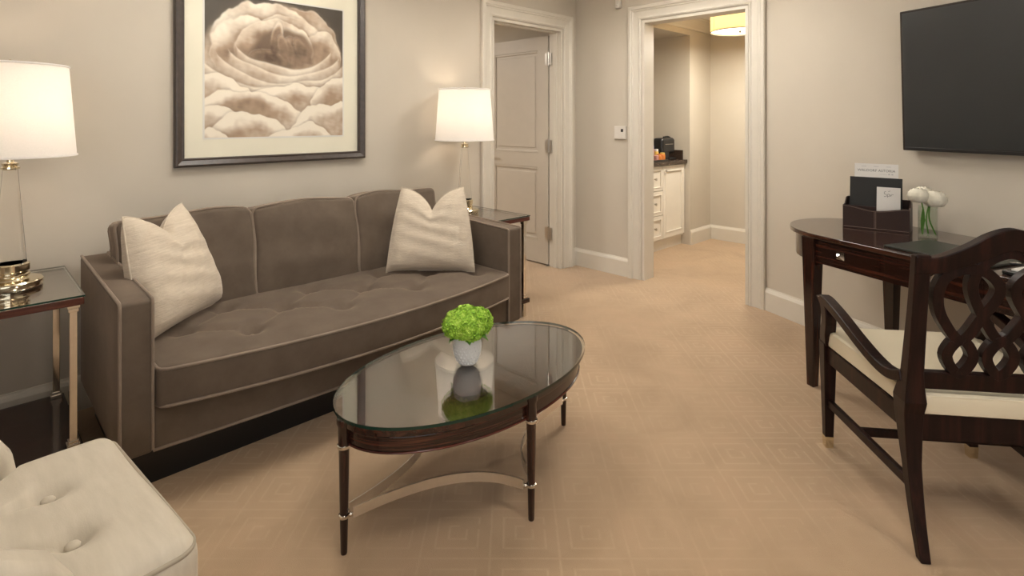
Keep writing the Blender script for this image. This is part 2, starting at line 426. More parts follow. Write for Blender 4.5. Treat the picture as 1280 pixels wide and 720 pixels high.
# bedroom behind the open door
bed = MB(); bed.box(-.02, .08, .13, 3.6, 0, 2.5)
struct(bed.build('wall_bedroom_right', 'wall', mx=FA))
struct(MB().box(-3.2, .08, 3.6, 3.7, 0, 2.5).build('wall_bedroom_far', 'wall', mx=FA))
struct(MB().box(-3.3, -3.2, .13, 3.7, 0, 2.5).build('wall_bedroom_left', 'wall', mx=FA))
struct(MB().box(-3.3, .08, .13, 3.7, 2.5, 2.56).build('ceiling_bedroom', 'ceiling', mx=FA))
cr = MB(); run(cr, 0, 3.4, [(0, 2.36), (-.02, 2.36), (-.08, 2.46), (-.1, 2.5), (0, 2.5)])
struct(cr.build('trim_6', 'trim', mx=FA @ Matrix.Translation((-.02, 3.6, 0)) @ Matrix.Rotation(-PI/2, 4, 'Z'), recalc=True))
bl = area('bedroom_fill_light', (0, 0, 0), (0, 0, 0), .5, .5, 52, (1, .92, .82)); bl.matrix_world = FA @ Matrix.Translation((-1.6, 2.0, 2.45))  # added light without a fixture, brightens the open door leaf
# open door leaf, hinged on the right jamb, standing at a right angle into the bedroom
dl = empty('door_1', FA @ Matrix.Translation((D1[1]-.022, .148, 0)), 'open beige panelled door beside the right table lamp', 'door')
dl['kind'] = 'structure'; del dl['category']
W, HD, ZB = .84, 2.115, .012
leaf = MB()      # lies in local y-z, thickness in x from -.04 to 0; stiles and rails around recessed panels
st = .115; pan = [(.22, .90), (1.03, HD-.125)]
leaf.box(-.004, .036, 0, st, ZB, HD); leaf.box(-.004, .036, W-st, W, ZB, HD)
zs = [ZB, pan[0][0], pan[0][1], pan[1][0], pan[1][1], HD]
for i in (0, 2, 4): leaf.box(-.004, .036, st, W-st, zs[i], zs[i+1])
leaf.build('leaf', 'doorpaint', dl)
for z0, z1 in pan:
    p = MB()
    p.box(.008, .026, st, W-st, z0, z1)
    for (y0, y1, q0, q1) in ((st, st+.022, z0, z1), (W-st-.022, W-st, z0, z1), (st+.022, W-st-.022, z0, z0+.022), (st+.022, W-st-.022, z1-.022, z1)):
        p.box(-.001, .008, y0, y1, q0, q1)
    pn = p.build('door_panel', 'doorpaint', dl, bevel=.004)
    MB().taper((.0, .008, 0, 0), (.0, .008, 0, 0), 0, 0) if False else None
    q = MB(); y0, y1 = st+.05, W-st-.05
    q.box(.002, .008, y0, y1, z0+.05, z1-.05); q.build('raised_field', 'doorpaint', pn, bevel=.004)
for z in (.30, 1.10, 1.90):
    hg = MB(); hg.box(-.008, -.0042, -.020, .030, z-.055, z+.055); hg.tube([(-.012, -.010, z-.062), (-.012, -.010, z+.062)], .011, 10); hg.box(-.010, -.004, -.045, -.010, z-.055, z+.055)
    hg.build('hinge', 'steel', dl)
hn = MB(); hn.tube([(-.004, W-.06, 1.0), (-.05, W-.06, 1.0)], .011, 10); hn.tube([(-.05, W-.06, 1.0), (-.055, W-.17, 1.0)], .009, 10); hn.lathe([(.026, 0), (.026, .004)], 16); 
hn.build('door_handle', 'steel', dl, smooth=40)
# hall behind the cased opening: bar niche, far wall, right wall, ceiling, crown
HP, HQ, NQ = .355, 1.985, 1.505
mb = MB(); mb.box(-.3, HP, NQ, HQ, 0, 2.46); mb.box(-.3, HP, .14, NQ, 2.25, 2.46); mb.box(-.40, -.3, .14, HQ, 0, 2.46)
struct(mb.build('wall_hall_left', 'wall', mx=FB), 'hall wall with the bar niche')
struct(MB().box(-.4, 2.7, HQ, HQ+.1, 0, 2.46).build('wall_hall_far', 'wall', mx=FB))
struct(MB().box(2.6, 2.7, .14, HQ, 0, 2.46).build('wall_hall_right', 'wall', mx=FB))
struct(MB().box(-.4, 2.7, .14, HQ+.1, 2.43, 2.5).build('ceiling_hall', 'ceiling', mx=FB))
mb = MB(); run(mb, HP, 2.6); o = mb.build('baseboard_hall_far', 'trim', mx=FB @ Matrix.Translation((0, HQ, 0)), recalc=True); struct(o)
FH = FB @ Matrix.Translation((HP, 0, 0)) @ Matrix.Rotation(PI/2, 4, 'Z')     # hall left wall: x = depth q, -y = +p
mb = MB(); run(mb, NQ, HQ); struct(mb.build('baseboard_hall_left', 'trim', mx=FH, recalc=True))
HC = [(0, 2.31), (-.012, 2.31), (-.02, 2.33), (-.07, 2.40), (-.09, 2.415), (-.09, 2.43), (0, 2.43)]
mb = MB(); run(mb, .14, HQ, HC); struct(mb.build('trim_7', 'trim', mx=FH, recalc=True))
mb = MB(); run(mb, HP, 2.6, HC); struct(mb.build('trim_8', 'trim', mx=FB @ Matrix.Translation((0, HQ, 0)), recalc=True))
# ================================================================ main furniture
# ---------- sofa
SU, SV = 2.685, .53
sofa = empty('sofa', FA @ Matrix.Translation((-SU, -SV, 0)), 'three-seat brown velvet sofa with light piping and a tufted bench seat', 'sofa')
HL, AW = .985, .105
YF, YBK = SV-.95, SV-.10          # arm front, back
def bow(x, amp): return amp*(1-(x/.9)**2)
for sgn in (-1, 1):
    cx = sgn*(HL-AW/2); sl = lambda y: .018*(y-YF)/(YBK-YF)
    ar = MB().rbox((cx, (YF+YBK)/2, .435), (AW/2, (YBK-YF)/2, .275), .014, (2, 8, 4), 2,
                   fn=lambda x, y, z: (x, y, z+(.022*(y+.42)/.85-.004 if z > .1 else 0)))
    am = ar.build('arm', 'velvet', sofa, smooth=60)
    for e in (-1, 1):
        xx = cx+e*(AW/2-.004)
        pth = [(xx, y, .7075+.022*((y+.0055)+.42)/.85) for y in np.linspace(YBK-.012, YF+.016, 10)]+[(xx, YF+.008, .7055), (xx, YF+.002, .700), (xx, YF, .690)]+[(xx, YF, z) for z in np.linspace(.66, .172, 10)]
        MB().tube(pth, .0058, 6).build('piping', 'velvet_pipe', am, smooth=80)
MB().rbox((0, YBK-.065, .46), (HL-AW, .065, .30), .02, (6, 2, 4), 2).build('back_frame', 'velvet', sofa, smooth=60)
fr = [(x, YF+.012-bow(x, .035)) for x in np.linspace(-(HL-AW), HL-AW, 17)]
rail = MB().prism(fr+[(HL-AW, YBK-.12), (-(HL-AW), YBK-.12)], .16, .318)
rl = rail.build('seat_rail', 'velvet', sofa, bevel=.006)
MB().tube([(x, y-.001, .163) for x, y in fr], .006, 6).build('piping', 'velvet_pipe', rl, smooth=80)
# seat cushion
SW = HL-AW-.006; yb_ = SV-.27; 
def seat_front(x): return SV-.965-bow(x, .115)
BUT = [(SU-u, SV-v) for v, us in ((.50, (3.19, 2.78, 2.37, 1.96)), (.67, (3.395, 2.985, 2.575, 2.165)), (.84, (3.19, 2.78, 2.37, 1.96))) for u in us]
SEG = []
for (x0, y0) in BUT:
    for (x1, y1) in BUT:
        if x1 > x0 and .15 < math.hypot(x1-x0, y1-y0) < .3: SEG.append((x0, y0, x1, y1))
def tuft(x, y):
    d = 0
    for bx, by in BUT: d += .044*math.exp(-((x-bx)**2+(y-by)**2)/.050**2)
    for x0, y0, x1, y1 in SEG:
        L2 = (x1-x0)**2+(y1-y0)**2; s = max(0, min(1, ((x-x0)*(x1-x0)+(y-y0)*(y1-y0))/L2))
        dd = (x-x0-s*(x1-x0))**2+(y-y0-s*(y1-y0))**2
        d = max(d, .018*math.exp(-dd/.024**2))
    return d
hy = .36
def seatmap(x, y, z):
    s = (y+hy)/(2*hy); yf = seat_front(x); Y = yf+(yb_-yf)*s
    Z = z
    if z > .04:
        k = min(1, (z-.04)/.03); edge = min(1, max(0, (1-abs(x)/SW)*9))*min(1, max(0, s*7))
        Z = z+k*(.022*min(1, max(0, s*4))*min(1, (1-abs(x)/SW)*6)-tuft(x, Y)*edge)
    return (x, Y, Z)
seat = MB().rbox((0, 0, .388), (SW, hy, .072), .016, (96, 40, 3), 2, fn=seatmap).build('seat_cushion', 'velvet', sofa, smooth=70)
for z in (.388+.066, .388-.066):
    pth = [(-SW+.004, yb_, z)]+[(-SW+.004, seat_front(-SW)+.03, z), (-SW+.012, seat_front(-SW)+.006, z)]+[(x, seat_front(x)-.001, z) for x in np.linspace(-SW+.03, SW-.03, 30)]+[(SW-.012, seat_front(SW)+.006, z), (SW-.004, seat_front(SW)+.03, z), (SW-.004, yb_, z)]
    MB().tube(pth, .0062, 6).build('piping', 'velvet_pipe', seat, smooth=80)
for bx, by in BUT:
    MB().sphere((bx, by, 0.388+.072+.022-.041), .012, 8, 5, .5).build('button', 'velvet_pipe', seat, smooth=80)
# back cushions
cw = .565
for i in range(3):
    x0 = SU-3.575+i*(cw+.004); cx = x0+cw/2; ctr = Vector((cx, SV-.30, .665))
    R = Matrix.Translation(ctr) @ Matrix.Rotation(math.radians(-9), 4, 'X') @ Matrix.Rotation(math.radians((-1.2, .5, 1.0)[i]), 4, 'Y')
    hs = (cw/2, .078, .222)
    def puff(x, y, z, i=i):
        k = max(0, (1-(x/hs[0])**2))*max(0, (1-(z/hs[2])**2)); sg = -1 if y < 0 else 1
        wob = .006*math.sin(x*23+i*2)+.005*math.sin(z*31+i)
        zz = z+.014*(1-(abs(x)/hs[0])**4)*(1 if z > 0 else 0)+(.006*math.sin(x*14+i*1.7) if z > .1 else 0)
        return (x+.006*math.sin(z*17+i), y*(1)+sg*(.030*k)+wob*k, zz)
    b = MB().rbox((0, 0, 0), hs, .022, (16, 4, 14), 3, fn=puff).map(lambda p, R=R: R @ p)
    bc = b.build('back_cushion', 'velvet', sofa, smooth=70)
    for ys in (-.066, .066):
        loop = []
        rc = .032
        for sx, sz, a0 in ((1, 1, 0), (-1, 1, 90), (-1, -1, 180), (1, -1, 270)):
            for k in range(5):
                q = math.radians(a0+k*22.5); loop.append((sx*(hs[0]-rc)+rc*math.cos(q), ys, sz*(hs[2]-rc)+rc*math.sin(q)))
        full = []
        for k in range(len(loop)):
            p, q = Vector(loop[k]), Vector(loop[(k+1) % len(loop)])
            nseg = max(1, int((q-p).length/.04))
            for j in range(nseg):
                r_ = p.lerp(q, j/nseg); r_ = Vector(puff(r_.x, r_.y, r_.z)); r_.y = ys+.004*math.sin(r_.x*19+r_.z*13); full.append(R @ r_)
        MB().tube(full, .0065, 6, closed=True).build('piping', 'velvet_pipe', bc, smooth=80)
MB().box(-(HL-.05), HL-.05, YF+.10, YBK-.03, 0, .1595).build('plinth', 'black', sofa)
# ---------- pillows
def pillow(name, mx, label, size=.46, thick=.085, chop=.11):
    h = size/2; n = 26; vs = []; fs = []
    def shp(u, v, side):
        tp = (v+1)/2; x = u*h*(1.02-.10*tp-.24*tp**2.2*(1-.25*tp)+.05*max(0, -v-.75)); z = v*h*(1-.05*(1-u*u)*(1 if v < 0 else .3))
        c = chop*(math.exp(-abs(u)/.42)-.09)*max(0, (v+.3)/1.3)**1.6
        z -= c
        T = thick*max(0, (1-u**4)*(1-v**4))**.55*(1+.25*(-v))
        T += .006*math.sin(v*17+u*5)*(1-u*u)*(1-v*v)+.004*math.sin(u*19-v*7)*(1-u*u)*(1-v*v)
        return (x, side*T, z)
    for side in (-1, 1):
        o = len(vs)
        for j in range(n+1):
            for i in range(n+1): vs.append(shp(-1+2*i/n, -1+2*j/n, side))
        for j in range(n):
            for i in range(n):
                q = (o+j*(n+1)+i, o+j*(n+1)+i+1, o+(j+1)*(n+1)+i+1, o+(j+1)*(n+1)+i)
                fs.append(q if side < 0 else q[::-1])
    per = [(-1+2*i/n, -1) for i in range(n)]+[(1, -1+2*i/n) for i in range(n)]+[(1-2*i/n, 1) for i in range(n)]+[(-1, 1-2*i/n) for i in range(n)]
    root = empty(name, mx, label, 'pillow', 'linen throw pillows on the sofa')
    mb = MB().add(vs, fs); b = mb.build('pillow_cover', 'linen', root, smooth=179)
    MB().tube([shp(u, v, 0) for u, v in per], .0035, 5, closed=True).build('seam', 'linen', root, smooth=80)
    return root
pillow('throw_pillow', Matrix.Translation((-.470, 3.25, .703)) @ Matrix.Rotation(math.radians(2), 4, 'Z') @ Matrix.Rotation(math.radians(-14), 4, 'X'),
       'cream linen throw pillow in the sofa corner by the right arm', .49, .085, .15)
pillow('throw_pillow', Matrix.Translation((-1.48, 2.41, .712)) @ Matrix.Rotation(math.radians(87), 4, 'Z') @ Matrix.Rotation(math.radians(-17), 4, 'X'),
       'cream linen throw pillow leaning on the left sofa arm', .50, .085, .13)
# ---------- end tables
def end_table(mx, label):
    T = empty('end_table', mx, label, 'side table', 'end tables flanking the sofa')
    hx, hy_ = .20, .29; H = .69
    tp = MB().box(-hx, hx, -hy_, hy_, H-.036, H-.009).build('tabletop', 'redwood', T, bevel=.003)
    gl = MB().box(-hx-.001, hx+.001, -hy_-.001, hy_+.001, H-.0085, H).build('glass_top', 'glass_end', T)
    for (x0, x1, y0, y1) in ((-hx-.0015, hx+.0015, -hy_-.0025, -hy_-.0012), (-hx-.0015, hx+.0015, hy_+.0012, hy_+.0025), (-hx-.0025, -hx-.0012, -hy_-.0015, hy_+.0015), (hx+.0012, hx+.0025, -hy_-.0015, hy_+.0015)):
        MB().box(x0, x1, y0, y1, H-.0065, H-.0002).build('glass_edge', 'glass_edge', gl)
    MB().box(-hx, hx, -hy_, hy_, .095, .125).build('shelf', 'ebony_x', T, bevel=.003)
    for sx in (-1, 1):
        for sy in (-1, 1):
            x, y = sx*(hx-.03), sy*(hy_-.03); r = .0125
            lg = MB().box(x-r, x+r, y-r, y+r, .125, H-.036).build('leg', 'chrome', T, bevel=.002)
            c = MB(); c.box(x-r-.008, x+r+.008, y-r-.008, y+r+.008, .1252, .140); c.box(x-r-.004, x+r+.004, y-r-.004, y+r+.004, .140, .152); c.build('collar', 'chrome', lg, bevel=.002); c = MB()
            c.box(x-r-.008, x+r+.008, y-r-.008, y+r+.008, H-.048, H-.0362); c.box(x-r-.004, x+r+.004, y-r-.004, y+r+.004, H-.062, H-.048)
            c.build('collar', 'chrome', lg, bevel=.002)
            MB().box(x-r, x+r, y-r, y+r, 0, .095).build('foot', 'chrome', T, bevel=.002)
    return T
end_table(FA @ Matrix.Translation((-3.925, -.365, 0)), 'end table with dark wood shelf and nickel legs left of the sofa')
end_table(FA @ Matrix.Translation((-1.49, -.345, 0)), 'end table with dark wood shelf and nickel legs right of the sofa')
# ---------- table lamps
def lamp(mx, label, power):
    T = empty('table_lamp', mx, label, 'lamp', 'crystal table lamps on the end tables')
    b = MB(); b.lathe([(.098, 0), (.100, .004), (.100, .022), (.096, .027), (.060, .030), (.056, .036), (.060, .042), (.060, .048), (.054, .053), (.054, .058), (.060, .063), (.060, .088), (.050, .092), (.001, .092)], 48)
    b.build('base', 'brass', T, smooth=35)
    c = MB(); c.lathe([(.050, .0925), (.023, .455), (.001, .455)], 8); c.lathe([(.001, .0925), (.050, .0925)], 8)
    c.build('crystal_column', 'crystal', T, recalc=True)
    k = MB(); k.lathe([(.024, .4555), (.030, .460), (.030, .466), (.022, .470), (.026, .476), (.026, .482), (.012, .486), (.010, .52), (.016, .525), (.016, .56), (.004, .565)], 24); k.build('neck', 'brass', T, smooth=40)
    s = MB(); R0, R1, z0, z1 = .205, .180, .505, .868
    prof = [(R0, z0), (R0-.0005, z0+.012), (R1+.0005, z1-.012), (R1, z1), (R1-.003, z1), (R1-.003, z1-.012), (R0-.004, z0+.012), (R0-.003, z0)]
    s.lathe(prof+[prof[0]], 64); s.f = [f for f in s.f if len(f) == 4]
    sh = s.build('lamp_shade', 'shade', T, smooth=40)
    tr = MB(); tr.tube([((R0+.0008)*math.cos(q), (R0+.0008)*math.sin(q), z0+.004) for q in np.linspace(0, 2*PI, 65)[:-1]], .0042, 6, closed=True); tr.build('trim_band', 'shade', sh, smooth=80); tr = MB()
    tr.tube([((R1+.0008)*math.cos(q), (R1+.0008)*math.sin(q), z1-.004) for q in np.linspace(0, 2*PI, 65)[:-1]], .0042, 6, closed=True); tr.build('trim_band', 'shade', sh, smooth=80)
    sp = MB()
    for q in (0, 2*PI/3, 4*PI/3): sp.tube([(.006*math.cos(q), .006*math.sin(q), z1-.02), ((R1-.004)*math.cos(q), (R1-.004)*math.sin(q), z1-.012)], .002, 6)
    sp.tube([(.05, 0, .56), (.055, 0, .75), (.01, 0, z1-.02)], .002, 6); sp.build('spider', 'brass', T)
    MB().lathe([(.001, z1-.022), (.006, z1-.02), (.006, z1-.006), (.003, z1-.002), (.009, z1+.008), (.004, z1+.016), (.001, z1+.018)], 14).build('finial', 'brass', T, smooth=50)
    bu = MB().sphere((0, 0, .64), .03, 14, 10, 1.3).build('bulb', 'diffuser', T, smooth=80)
    l = point('lamp_light', (0, 0, .70), power, (1, .79, .60), .05); l.parent = T
    return T
lamp(FA @ Matrix.Translation((-3.915, -.33, .6903)), 'crystal column table lamp with white drum shade left of the sofa', 2.9)
lamp(FA @ Matrix.Translation((-1.535, -.235, .6903)), 'crystal column table lamp with white drum shade near the open door', 2.9)
# ---------- coffee table
CT = TR(-.1466, 2.0816, 0, math.atan2(.697, .717))
ct = empty('coffee_table', CT, 'oval dark wood coffee table with glass top and curved metal stretchers', 'coffee table')
LA, LB, TZ = .520, .303, .43
def ell(A_, B_, n=72): return [(A_*math.cos(q), B_*math.sin(q)) for q in np.linspace(0, 2*PI, n+1)[:-1]]
MB().prism(ell(.524, .308), TZ-.034, TZ-.0105).build('tabletop', 'ebony_top', ct, smooth=40)
gl = MB().prism(ell(.533, .319), TZ-.010, TZ).build('glass_top', 'glass', ct, smooth=40)
rim = MB(); E0, E1 = ell(.5345, .3205), ell(.5335, .3195); n = len(E0)
rim.add([(x, y, TZ-.0098) for x, y in E0]+[(x, y, TZ-.0002) for x, y in E0], [(i, (i+1) % n, n+(i+1) % n, n+i) for i in range(n)])
rim.build('glass_edge', 'glass_edge', gl, smooth=60)
ap = MB(); A0, A1 = ell(.510, .294), ell(.482, .266)
ap.add([(x, y, z) for z, E in ((TZ-.090, A0), (TZ-.034, A0), (TZ-.034, A1), (TZ-.090, A1)) for x, y in E],
       [(k*n+i, k*n+(i+1) % n, ((k+1) % 4)*n+(i+1) % n, ((k+1) % 4)*n+i) for k in range(4) for i in range(n)])
ap = ap.build('apron', 'ebony_apron', ct, smooth=50, recalc=True)
MB().tube([(x*1.003, y*1.003, TZ-.090) for x, y in A0], .0035, 6, closed=True).build('bead', 'redwood', ap, smooth=80)
MB().tube([(x*1.004, y*1.004, TZ-.042) for x, y in A0], .004, 6, closed=True).build('bead', 'ebony_x', ap, smooth=80)
LEGS = [(-LA, 0), (0, -LB), (LA, 0), (0, LB)]
for (x, y) in LEGS:
    prof = [(.0095, 0), (.0105, .004), (.0125, .10), (.0165, TZ-.098), (.0185, TZ-.092), (.0175, TZ-.086), (.0185, TZ-.035), (.0225, TZ-.026), (.0225, TZ-.012)]
    lg = MB().lathe(prof, 14, (x, y, 0)).build('leg', 'ebony', ct, smooth=40)
    for z, r in ((.118, .0128), (TZ-.096, .0172)):
        MB().lathe([(r, -.006), (r+.004, -.004), (r+.0045, .0), (r+.004, .004), (r, .006)], 16, (x, y, z)).build('ring', 'chrome', lg, smooth=50)
for i in range(4):
    p, q = Vector(LEGS[i]), Vector(LEGS[(i+1) % 4]); mid = (p+q)/2; inw = (-mid).normalized()
    d = (q-p).normalized(); p2, q2 = p+d*.028, q-d*.028
    pts = []; nm = []
    for k in range(17):
        s = k/16; c = p2.lerp(q2, s)+inw*.10*(1-(2*s-1)**2); pts.append((c.x, c.y, .122))
    for k in range(17):
        e = Vector(pts[min(k+1, 16)])-Vector(pts[max(k-1, 0)]); e.normalize(); nm.append(((-e.y, e.x, 0), (0, 0, 1)))
    sb = MB().ribbon(pts, nm, .004, .032).build('stretcher', 'satin', ct, smooth=40)
    for c0, c1 in ((p, p2), (q, q2)):
        dd = (c1-c0).normalized(); MB().sphere((c0.x+dd.x*.020, c0.y+dd.y*.020, .118), .0075, 10, 7).build('knob', 'chrome', sb, smooth=80)
# hydrangea in a pot
pt = empty('flower_pot', TR(-.168, 2.085, TZ+.0003, .3), 'green hydrangea in a small white dimpled pot on the coffee table', 'potted plant')
po = MB().lathe([(.001, 0), (.030, 0), (.036, .004), (.047, .03), (.053, .060), (.053, .082), (.048, .104), (.044, .104), (.047, .082), (.047, .06), (.001, .058)], 36).build('pot', 'ceramic', pt, smooth=50)
bm_ = MB()
for j in range(7):
    z = .012+j*.012; r = np.interp(z, [.004, .03, .055, .075, .094], [.036, .047, .052, .052, .047])
    for k in range(22):
        q = 2*PI*(k+.5*(j % 2))/22; bm_.sphere((r*math.cos(q), r*math.sin(q), z), .0035, 5, 4)
b_ = bm_.build('hobnail', 'ceramic', po, smooth=80); b_['kind'] = 'stuff'
st_ = MB()
for k in range(5):
    q = k*1.256; st_.tube([(.015*math.cos(q), .015*math.sin(q), .05), (.03*math.cos(q), .03*math.sin(q), .12)], .004, 6)
st_.build('stem', 'stem', pt)
rnd = random.Random(3)
def florets(lumps, seed, count, fs_):
    r = random.Random(seed); mb = MB()
    for (c, R) in lumps:
        for k in range(count):
            zz = 1-1.65*(k+.5)/count; q = k*2.39996; rr = math.sqrt(max(0, 1-zz*zz))
            nn = Vector((rr*math.cos(q), rr*math.sin(q), zz)); p = Vector(c)+nn*R*(.93+.12*r.random())
            if any((Vector(c2)-p).length < R2*.86 for c2, R2 in lumps if c2 != c): continue
            nn = (nn+Vector((r.uniform(-.35, .35), r.uniform(-.35, .35), r.uniform(-.35, .35)))).normalized()
            x = nn.orthogonal().normalized(); y = nn.cross(x); a0 = r.random()*6.28; s = fs_*(.8+.4*r.random())
            for m_ in range(4):
                q2 = a0+m_*PI/2; d = x*math.cos(q2)+y*math.sin(q2); e = nn.cross(d)
                mb.add([p, p+d*s*.6+e*s*.42+nn*s*.25, p+d*s*1.05+nn*s*.12, p+d*s*.6-e*s*.42+nn*s*.25], [(0, 1, 2), (0, 2, 3)])
    return mb
LM = [((-.036, -.006, .146), .054), ((.042, .006, .146), .052), ((.002, -.040, .140), .046), ((.004, .036, .150), .050), ((.0, .0, .158), .048)]
fh = florets(LM, 4, 190, .0125).build('flower_head', 'hydrangea', pt); fh['kind'] = 'stuff'
for c, R in LM:
    MB().sphere(c, R*.90, 12, 8).build('flower_core', 'leaf', pt, smooth=80)
for q in (2.2, 3.6, 4.6, 5.6, .6):
    lf = MB(); d = Vector((math.cos(q), math.sin(q), 0)); e = Vector((-d.y, d.x, 0))
    pts = []
    for k in range(7):
        s = k/6; c = d*(.03+.055*s)+Vector((0, 0, .116-.022*s*s)); wd = .017*math.sin(PI*min(1, s*.95+.05))
        pts += [c-e*wd+Vector((0, 0, .004)), c, c+e*wd+Vector((0, 0, .004))]
    lf.add(pts, [(k*3+j, k*3+j+1, k*3+j+4, k*3+j+3) for k in range(6) for j in range(2)]); lo = lf.build('leaf', 'leaf', pt, smooth=80)
    so = lo.modifiers.new('thick', 'SOLIDIFY'); so.thickness = .0015
# ---------- armchair
F_ = Vector((.64, .77)).normalized(); AX = TR(-.885-F_.x*.42, 1.365-F_.y*.42, 0, math.atan2(F_.y, F_.x)+PI/2)
ac = empty('armchair', AX, 'cream velvet tufted armchair in the near left corner', 'armchair')
# local: -y is the front (front edge at y = -.42), x across
ABUT = [(-.115, -.22), (.10, -.22), (-.115, .03), (.10, .03)]
def armseat(x, y, z):
    Z = z
    s = (y+.40)/.8
    tw = 1.0 if y < -.20 else (.78 if y > -.14 else 1.0-.22*(y+.20)/.06)
    if z > .03:
        k = min(1, (z-.03)/.04)
        dd = 0
        for bx, by in ABUT: dd += .034*math.exp(-((x-bx)**2+(y-by)**2)/.036**2)
        ch = 0
        for bx in (-.115, .10):
            if y > -.22: ch = max(ch, .020*math.exp(-((x-bx)/.016)**2))
            dy = max(0, -.22-y); ch = max(ch, .010*math.exp(-((x-bx)/(.02+dy*.2))**2)*math.exp(-dy/.05))
        Z = z+k*(.020*(1-(x/.33)**2)*(1-(y/.42)**2)-(dd+ch)*min(1, (1-abs(x)/.33)*8)+.004*math.sin(x*11+y*7))
    return (x*tw, y, Z)
sc = MB().rbox((0, 0, .385), (.315, .40, .085), .045, (44, 50, 3), 4, fn=armseat).map(lambda p: (p.x, p.y-.02, p.z)).build('seat_cushion', 'cream', ac, smooth=70)
for bx, by in ABUT:
    MB().sphere((bx, by-.02, .385+.085+.014-.028), .0150, 12, 7, .55).build('button', 'cream', sc, smooth=80)
for zz, rr in ((.385+.062, .0055), (.385-.070, .0055)):
    R_ = .045; e_ = .006; X_, Y_ = .315-e_, -.42+e_; pth = [(-.238, .30, zz), (-.238, -.155, zz), (-.255, -.175, zz), (-.290, -.205, zz), (-X_, -.235, zz)]
    for k in range(9): q = math.radians(180+k*11.25); pth.append((-X_+R_+R_*math.cos(q), Y_+R_+R_*math.sin(q), zz))
    for k in range(9): q = math.radians(270+k*11.25); pth.append((X_-R_+R_*math.cos(q), Y_+R_+R_*math.sin(q), zz))
    pth += [(X_, -.235, zz), (.290, -.205, zz), (.255, -.175, zz), (.238, -.155, zz), (.238, .30, zz)]
    MB().tube(pth, rr, 6).build('piping', 'cream_pipe', sc, smooth=80)
MB().rbox((0, .0, .225), (.305, .385, .082), .03, (4, 4, 2), 3).build('base', 'cream', ac, smooth=60)
for sx in (-1, 1):
    pr_ = [(-.22, .17), (.36, .17), (.36, .73), (.20, .69), (.02, .655), (-.10, .615), (-.17, .57), (-.205, .51), (-.22, .42)]
    x0 = sx*.30-.045
    mb = MB(); nA = len(pr_)
    mb.add([(x0, y, z) for y, z in pr_]+[(x0+.09, y, z) for y, z in pr_], [tuple(range(nA)), tuple(range(2*nA-1, nA-1, -1))]+[(i, nA+i, nA+(i+1) % nA, (i+1) % nA) for i in range(nA)])
    am = mb.build('arm', 'cream', ac, smooth=60, recalc=True); bv = am.modifiers.new('edge', 'BEVEL'); bv.width = .028; bv.segments = 4; bv.limit_method = 'ANGLE'; bv.angle_limit = math.radians(50)
MB().rbox((0, .40, .55), (.345, .07, .36), .05, (6, 2, 6), 4, fn=lambda x, y, z: (x, y+.12*max(0, z), z)).build('backrest', 'cream', ac, smooth=60)
for sx in (-1, 1):
    for y in (-.34, .36): MB().taper((sx*.25-.014, sx*.25+.014, y-.014, y+.014), (sx*.25-.022, sx*.25+.022, y-.022, y+.022), 0, .15).build('leg', 'ebony', ac)
# ---------- framed rose print
pw, ph, pz = 1.083, 1.085, 1.095
pic = empty('framed_picture', FA @ Matrix.Translation((-(2.196+3.279)/2, -.002, pz)), 'large framed sepia close-up print of a rose above the sofa', 'picture')
fw = .046
def miter(x0, x1, z0, z1, prof):   # closed mitred frame, prof: (inset, y)
    n = len(prof); vs = []
    for (sx, sz) in ((0, 0), (1, 0), (1, 1), (0, 1)):
        for d_, y in prof: vs.append(((x0+d_) if sx == 0 else (x1-d_), y, (z0+d_) if sz == 0 else (z1-d_)))
    return MB().add(vs, [(k*n+i, k*n+(i+1) % n, ((k+1) % 4)*n+(i+1) % n, ((k+1) % 4)*n+i) for k in range(4) for i in range(n)])
miter(-pw/2, pw/2, 0, ph, [(0, 0), (0, -.026), (.004, -.034), (.012, -.036), (.034, -.024), (.040, -.026), (fw, -.020), (fw, 0)]).build('frame', 'frame', pic, recalc=True)
MB().box(-pw/2+fw-.002, pw/2-fw+.002, -.006, -.001, fw-.002, ph-fw+.002).build('mat_board', 'mat', pic)
ix0, ix1, iz0, iz1 = -.5405+.143, -.5405+.933, .150, .931
miter(ix0-.009, ix1+.009, iz0-.009, iz1+.009, [(0, -.006), (0, -.0075), (.009, -.0075), (.009, -.006)]).build('mat_bevel', 'paper', pic, recalc=True)
